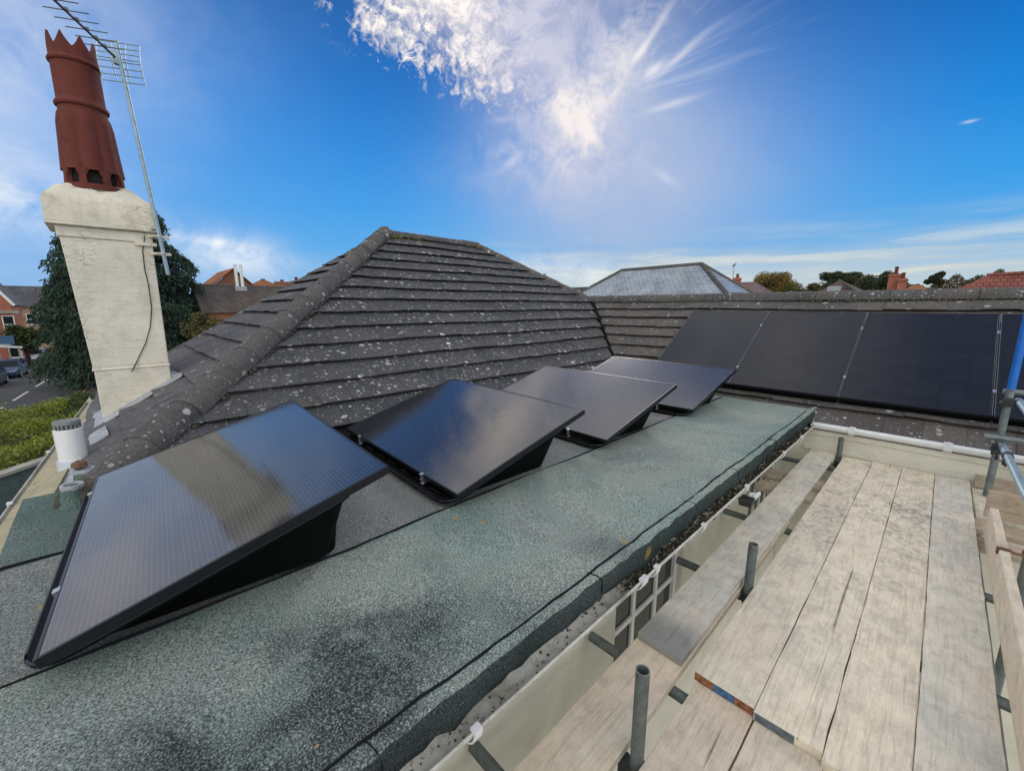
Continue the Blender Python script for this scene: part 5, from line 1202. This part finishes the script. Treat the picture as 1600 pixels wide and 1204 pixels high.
# brown roofed brick house to the left
lh = thing('house', 'orange brick house with long brown tiled roof right of the conifer', 'house')
MB().add([(-41.6, 5.7, -.55), (-41.6, 14.5, -.55), (-45.2, 14.5, 1.78), (-45.2, 5.7, 1.78), (-48.8, 14.5, -.55), (-48.8, 5.7, -.55)], [(0, 1, 2, 3), (2, 4, 5, 3), (0, 3, 5), (1, 4, 2), (0, 5, 4, 1)]).build('roof', M['plain'], lh)
MB().box(-48.4, -42.0, 6.1, 14.1, GZ-.1, -.56).build('wall', M['brick'], lh)
MB().tube([(-45.2, 5.7, 1.80), (-45.2, 14.5, 1.80)], .10, 8).build('ridge_tiles', M['ridge'], lh, smooth='auto')
for u in (7.2, 10.4): winx(lh, -42.0, u, u+1.2, -2.6, -1.2, 'x')
MB().tube([(-41.95, 9.15, -.6), (-41.95, 9.15, GZ)], .07, 8).build('drainpipe', M['blackpl'], lh, smooth=True)
for yy in (9.0, 9.42):
    MB().lathe([(.13, 0), (.13, 1.75), (.10, 1.76), (.10, 1.86), (.16, 1.87), (.16, 1.95), (0, 1.99)], (-44.9, yy, 1.7), 12).build('flue', M['whitepl'], lh, smooth='auto')
MB().box(-45.2, -44.5, 8.75, 9.65, 1.35, 1.74).build('flue_flashing', M['lead'], lh)
place(lh, (-45.2, 8, GZ))
gh = thing('house', 'brick house with orange clay tiled gable behind the twin white flues', 'house')
bq = MB(); bq.add([(-51.9, 8.2, -1.0), (-51.9, 12.6, -1.0), (-51.9, 10.25, 3.62)], [(0, 1, 2)]); 
M['gable'] = M['brick']
# gable wall facing us with its roof running back, and an orange hipped wing beside
MB().prism([(-52, 7.0, .9), (-52, 13.0, .9), (-52, 10.2, 3.62)], (-.25, 0, 0)).build('gable_wall', M['purpb'] if 'purpb' in M else M['brick'], gh)
rf_ = MB()
for a, b in (((7.0-.3, .70), (10.2, 3.72)), ((13.3, .70), (10.2, 3.72))):
    rf_.hexa([(-51.7, a[0], a[1]), (-60, a[0], a[1]), (-60, b[0], b[1]), (-51.7, b[0], b[1])], [(-51.7, a[0], a[1]+.14), (-60, a[0], a[1]+.14), (-60, b[0], b[1]+.14), (-51.7, b[0], b[1]+.14)])
rf_.build('roof', M['orang'], gh)
m2, a_, b_, c_ = hiproof(-60, -53.2, 10.4, 17.6, .8, 2.25, .3, 'Y'); m2.build('roof', M['orang'], gh)
MB().box(-60, -52.3, 7.2, 17.4, GZ-.1, .8).build('wall', M['brick'], gh)
MB().tube([a_, b_], .1, 8).build('ridge_tiles', M['ridge'], gh, smooth='auto'); place(gh, (-56, 10, GZ))
st1 = thing('house', 'distant slate roofed house with two brick chimney stacks right of the orange roof', 'house')
m2, a_, b_, c_ = hiproof(-68, -60, 17.0, 26.5, -1, 3.3, .3, 'Y'); m2.build('roof', M['dgrey'], st1)
MB().box(-68, -60, 17, 26.5, GZ-.1, -1.01).build('wall', M['brick'], st1)
chimney_stack(st1, -58.6+0, 16.6, -1, 3.0, 1.0, 1.5, 2, 'brick', ph=.25); chimney_stack(st1, -60.5, 18.9, -1, 3.25, .9, 1.25, 2, 'brick', ph=.5); place(st1, (-64, 21, GZ))
# red terraced gable and a slate roofed house at the far left
tr = thing('house', 'red brick gabled house with white bargeboard cut by the left edge', 'house')
MB().prism([(-66, -15.5, GZ), (-66, -6.62, GZ), (-66, -6.62, .2), (-66, -8.9, 4.2), (-66, -11.6, .2), (-66, -15.5, .2)], (-7, 0, 0)).build('wall', M['brickr'], tr)
bb = MB(); bb.hexa([(-65.8, -6.5, .0), (-66, -6.5, .0), (-66, -8.9, 4.2), (-65.8, -8.9, 4.2)], [(-65.8, -6.3, .1), (-66, -6.3, .1), (-66, -8.8, 4.5), (-65.8, -8.8, 4.5)]); bb.build('bargeboard', M['white'], tr)
rt_ = MB(); rt_.hexa([(-66.01, -6.45, .0), (-73, -6.45, .0), (-73, -8.9, 4.3), (-66.01, -8.9, 4.3)], [(-66.01, -6.35, .1), (-73, -6.35, .1), (-73, -8.85, 4.45), (-66.01, -8.85, 4.45)]); rt_.build('roof', M['dgrey'], tr)
MB().box(-65.99, -65.8, -12, -6.2, -.75, -.45).build('string_course', M['coping'], tr)
for u, z0, z1 in ((-7.4, -2.7, -.95), (-8.7, -2.7, -.95), (-7.4, -5.2, -3.2)): winx(tr, -65.99, u, u+.8, z0, z1, 'x')
place(tr, (-69, -10, GZ))
gr_ = thing('house', 'tan brick house with dark slate roof between the red gable and the conifer', 'house')
MB().add([(-84, -15, -.1), (-84, -2, -.1), (-88.5, -2, 2.7), (-88.5, -15, 2.7), (-93, -2, -.1), (-93, -15, -.1)], [(0, 1, 2, 3), (2, 4, 5, 3), (0, 3, 5), (1, 4, 2), (0, 5, 4, 1)]).build('roof', M['dgrey'], gr_)
MB().box(-92.6, -84.4, -14.6, -2.4, GZ-.1, -.11).build('wall', M['brickt'], gr_); 
for u in (-7.4, -6.0): winx(gr_, -84.4, u, u+.9, -2.4, -1.0, 'x')
place(gr_, (-88, -8, GZ))
bwl = thing('garden_wall', 'low red brick garden wall behind the parked blue cars', 'wall'); MB().hexa([(-48.5, -11.9, GZ), (-48.8, -11.9, GZ), (-64, -8.9, GZ), (-63.7, -8.9, GZ)][::1], [(-48.5, -11.9, GZ+1.2), (-48.8, -11.9, GZ+1.2), (-64, -8.9, GZ+1.2), (-63.7, -8.9, GZ+1.2)]).build('wall', M['brickr'], bwl)
MB().hexa([(-48.4, -11.95, GZ+1.201), (-48.9, -11.95, GZ+1.201), (-64.1, -8.95, GZ+1.201), (-63.6, -8.85, GZ+1.201)], [(-48.4, -11.95, GZ+1.28), (-48.9, -11.95, GZ+1.28), (-64.1, -8.95, GZ+1.28), (-63.6, -8.85, GZ+1.28)]).build('coping', M['coping'], bwl); place(bwl, (-56, -10.4, GZ))
tree('shrub', 'dark green shrub over the low brick garden wall at the left edge', (-55, -9.9, GZ), 3.0, 1.5, 1.3, 'hedged', 3500, .3, 31, 'shrub')
tree('shrub', 'green shrub between the tan brick house and the conifer', (-62.5, -6.0, GZ), 4.6, 2.0, 1.9, 'hedged', 4200, .34, 32, 'shrub')
tree('shrub', 'brownish autumn bush at the right foot of the conifer', (-38.5, 5.6, GZ), 5.7, 2.6, 2.2, 'bushm', 7500, .24, 33, 'shrub')
# awning-like white porch between shrub and road
pr_ = thing('porch', 'small white porch canopy with a blue panel behind the low brick wall', 'porch')
MB().hexa([(-60, -8.0, -3.6), (-60, -5.9, -3.9), (-63, -5.6, -3.9), (-63, -7.7, -3.6)], [(-60, -8.0, -3.48), (-60, -5.9, -3.78), (-63, -5.6, -3.78), (-63, -7.7, -3.48)]).build('canopy', M['whitepl'], pr_)
MB().box(-60.1, -60, -7.3, -6.3, -3.45, -2.7).build('panel', M['bpaint'], pr_)
mb = MB()
for yy in (-7.4, -6.8, -6.2): mb.box(-60.1, -59.95, yy, yy+.12, GZ, -3.8)
mb.build('post', M['coping'], pr_); place(pr_, (-61, -7, GZ))

# ------------------------------------------------------------------ skyline to the right
def at(x, y, Y): 
    r_ = ray(x, y); return r_*(Y/r_.y)
def skytree(label, cx, base_y, w, h_px, mat, Y, n, s, seed, **kw):
    p = at(cx, base_y, Y); t_ = at(cx, base_y-h_px, Y); e = at(cx+w/2, base_y, Y); rx = abs(e.x-p.x)*1.15; rz = (t_.z-p.z)/2
    tree(kw.pop('name', 'broadleaf_tree'), label, (p.x, Y, GZ), t_.z-GZ, rx, rz, mat, n, s, seed, cz=p.z+rz-GZ, **kw)
skytree('round crowned autumn oak with golden brown leaves beyond the slate roof', 1198, 477, 82, 58, 'oak', 78, 19000, .28, 41, clumps=26)
skytree('low russet tree right of the golden brown oak', 1262, 482, 76, 42, 'russet', 74, 8000, .28, 42, clumps=18)
skytree('dark umbrella shaped pine behind the mauve tiled gable', 1310, 450, 66, 30, 'darkt', 95, 9000, .32, 43, clumps=18, name='pine_tree')
skytree('small dark green tree between the russet tree and the mauve gable', 1280, 474, 44, 36, 'darkt', 88, 5000, .32, 44, clumps=12)
skytree('dense dark green tree right of the mauve tiled gable', 1360, 482, 84, 62, 'darkt', 72, 14000, .28, 45, clumps=26)
skytree('small spreading dark pine between the orange hipped roof and the red roof', 1462, 448, 42, 26, 'darkt', 70, 5000, .24, 46, clumps=9, name='pine_tree', trunk=.2)
skytree('low dark treetop just left of the red pantiled roof', 1494, 480, 54, 34, 'darkt', 90, 6000, .3, 47, clumps=12)
skytree('olive brown treetop behind the red chimney stacks', 1388, 482, 54, 46, 'russet', 84, 6000, .3, 48, clumps=12)
skytree('leafless reddish brown treetop right of the slate roof edge', 1176, 480, 64, 34, 'russet', 66, 6500, .24, 49, clumps=12)
wl = MB(); rnd = random.Random(8)
for i in range(42000):
    x = rnd.uniform(-48, 14); y = rnd.uniform(112, 122); leafquads(wl, Vector((x, y+8, GZ+rnd.uniform(4.5, 11.3+.8*math.sin(x*.35)+.6*math.sin(x*.9+2)+.4*math.sin(x*2.3)))), .55, rnd)
tag(wl.build('far_woodland', M['russet']), 'low brown green band of distant trees along the skyline', 'woodland', kind='stuff')
# mauve gable with a rooflight
mh = thing('house', 'house with mauve brown tiled roof and a tilted rooflight beyond the ridge', 'house')
a = at(1310, 437, 55); l_ = at(1258, 468, 55); r_ = at(1362, 468, 55); ap = at(1316, 437, 62)
MB().add([(l_.x, 55, l_.z-2), (l_.x, 55, l_.z), (a.x, 55.8, a.z), (r_.x, 55, r_.z), (r_.x, 55, r_.z-2)], [(0, 1, 2, 3, 4)]).build('gable_wall', M['purp'], mh)
MB().add([(a.x, 55.8, a.z+.02), (l_.x, 55, l_.z), (l_.x-1.2, 64, l_.z), (ap.x, 64, a.z+.02), (r_.x+.4, 64, r_.z), (r_.x, 55, r_.z)], [(0, 1, 2, 3), (0, 3, 4, 5)]).build('roof', M['purp'], mh)
rl = at(1302, 456, 54.7); MB().hexa([rl+Vector((-.62, .02, -.6)), rl+Vector((.50, .02, -.6)), rl+Vector((.62, .02, .58)), rl+Vector((-.50, .02, .58))], [rl+Vector((-.62, -.1, -.6)), rl+Vector((.50, -.1, -.6)), rl+Vector((.62, -.1, .58)), rl+Vector((-.50, -.1, .58))]).build('rooflight', M['lead'], mh)
MB().tube([a, (r_.x, 55, r_.z)], .13, 6).build('verge_tiles', M['ridge'], mh, smooth='auto')
MB().box(l_.x, r_.x, 55.4, 63.8, GZ-.1, l_.z-1.9).build('wall', M['brick'], mh); place(mh, (a.x, 58, GZ))
# orange hipped roof and the red stacks
oh = thing('house', 'small house with orange hipped roof and tall red brick chimney stacks beyond the ridge', 'house')
A = at(1425, 446, 60); B = at(1442, 445, 60); C = at(1410, 464, 57); D2 = at(1464, 464, 57)
MB().add([(C.x-1.5, 56, C.z-.6), (D2.x+.4, 56, D2.z-.6), (B.x, 60, B.z), (A.x, 60, A.z), (D2.x+.4, 65, D2.z-.6), (C.x-1.5, 65, C.z-.6)], [(0, 1, 2, 3), (1, 4, 2), (4, 5, 3, 2), (5, 0, 3)]).build('roof', M['orang'], oh)
MB().box(C.x-1.2, D2.x, 56.5, 64.6, GZ-.1, C.z-.61).build('wall', M['brickr'], oh)
for (px, top, w_, Yc, ph, np_) in ((1400, 428, .95, 56, .70, 1), (1411, 435, .62, 55.2, .55, 1)):
    p = at(px, top, Yc); chimney_stack(oh, p.x, Yc, C.z-3, p.z, w_, .8, np_, 'brickr', ph=ph)
place(oh, (A.x, 60, GZ))
# red pantile roof at the right edge
rh = thing('house', 'house with red pantiled hipped roof at the right edge beyond the ridge', 'house')
A = at(1541, 431, 32); B = at(1700, 421, 32); C = at(1478, 466, 29)
zE = -1.8; run = (A.z-zE)/math.tan(R(38))
MB().add([(A.x-run*1.15, 32-run, zE), (B.x+run, 32-run, zE), (B.x, 32, B.z), (A.x, 32, A.z), (B.x+run, 32+run, zE), (A.x-run*1.15, 32+run, zE)], [(0, 1, 2, 3), (1, 4, 2), (4, 5, 3, 2), (5, 0, 3)]).build('roof', M['redt'], rh)
MB().tube([A, B], .12, 8).build('ridge_tiles', M['redt'], rh, smooth='auto'); MB().box(A.x-run+.4, B.x+run-.4, 32-run+.5, 32+run-.5, GZ-.1, zE-.01).build('wall', M['brickr'], rh); place(rh, (A.x, 32, GZ))
# little red stack with a weather vane, left skyline chimneys
wv = thing('house', 'dark roofed house with a small red chimney and weather vane by the slate roof', 'house')
p = at(1152, 436, 50); MB().add([(p.x-3, 47, p.z-1.8), (p.x+3.5, 47, p.z-1.8), (p.x+1.8, 50, p.z-.35), (p.x-1.8, 50, p.z-.35), (p.x+3.5, 53, p.z-1.8), (p.x-3, 53, p.z-1.8)], [(0, 1, 2, 3), (1, 4, 2), (4, 5, 3, 2), (5, 0, 3)]).build('roof', M['purp'], wv)
chimney_stack(wv, p.x, 50, p.z-1, p.z+.15, .6, .5, 1, 'brickr', ph=.4); MB().box(p.x-2.6, p.x+3, 47.4, 52.6, GZ-.1, p.z-1.81).build('wall', M['brickr'], wv)
q = at(1147, 415, 50); mb = MB(); mb.tube([(q.x, 50, p.z), (q.x, 50, q.z)], .025, 5); mb.tube([(q.x-.15, 50, q.z-.1), (q.x+.22, 50, q.z+.25)], .05, 5); mb.tube([(q.x-.1, 50, q.z+.02), (q.x+.1, 50, q.z+.05)], .07, 5); mb.build('weather_vane', M['coupler'], wv); place(wv, (p.x, 50, GZ))
fc = thing('house', 'distant house showing only a dark chimney tip above the right hip of the near roof', 'house')
p = at(851, 431, 42); MB().add([(p.x-4, 40, -1.6), (p.x+4, 40, -1.6), (p.x+2, 43, p.z-1.2), (p.x-2, 43, p.z-1.2), (p.x+4, 46, -1.6), (p.x-4, 46, -1.6)], [(0, 1, 2, 3), (1, 4, 2), (4, 5, 3, 2), (5, 0, 3)]).build('roof', M['purp'], fc); chimney_stack(fc, p.x, 42, -1, p.z-.05, .5, .5, 1, 'brick', ph=.3)
MB().box(p.x-3.6, p.x+3.6, 40.3, 45.7, GZ-.1, -1.61).build('wall', M['brick'], fc); place(fc, (p.x, 43, GZ))
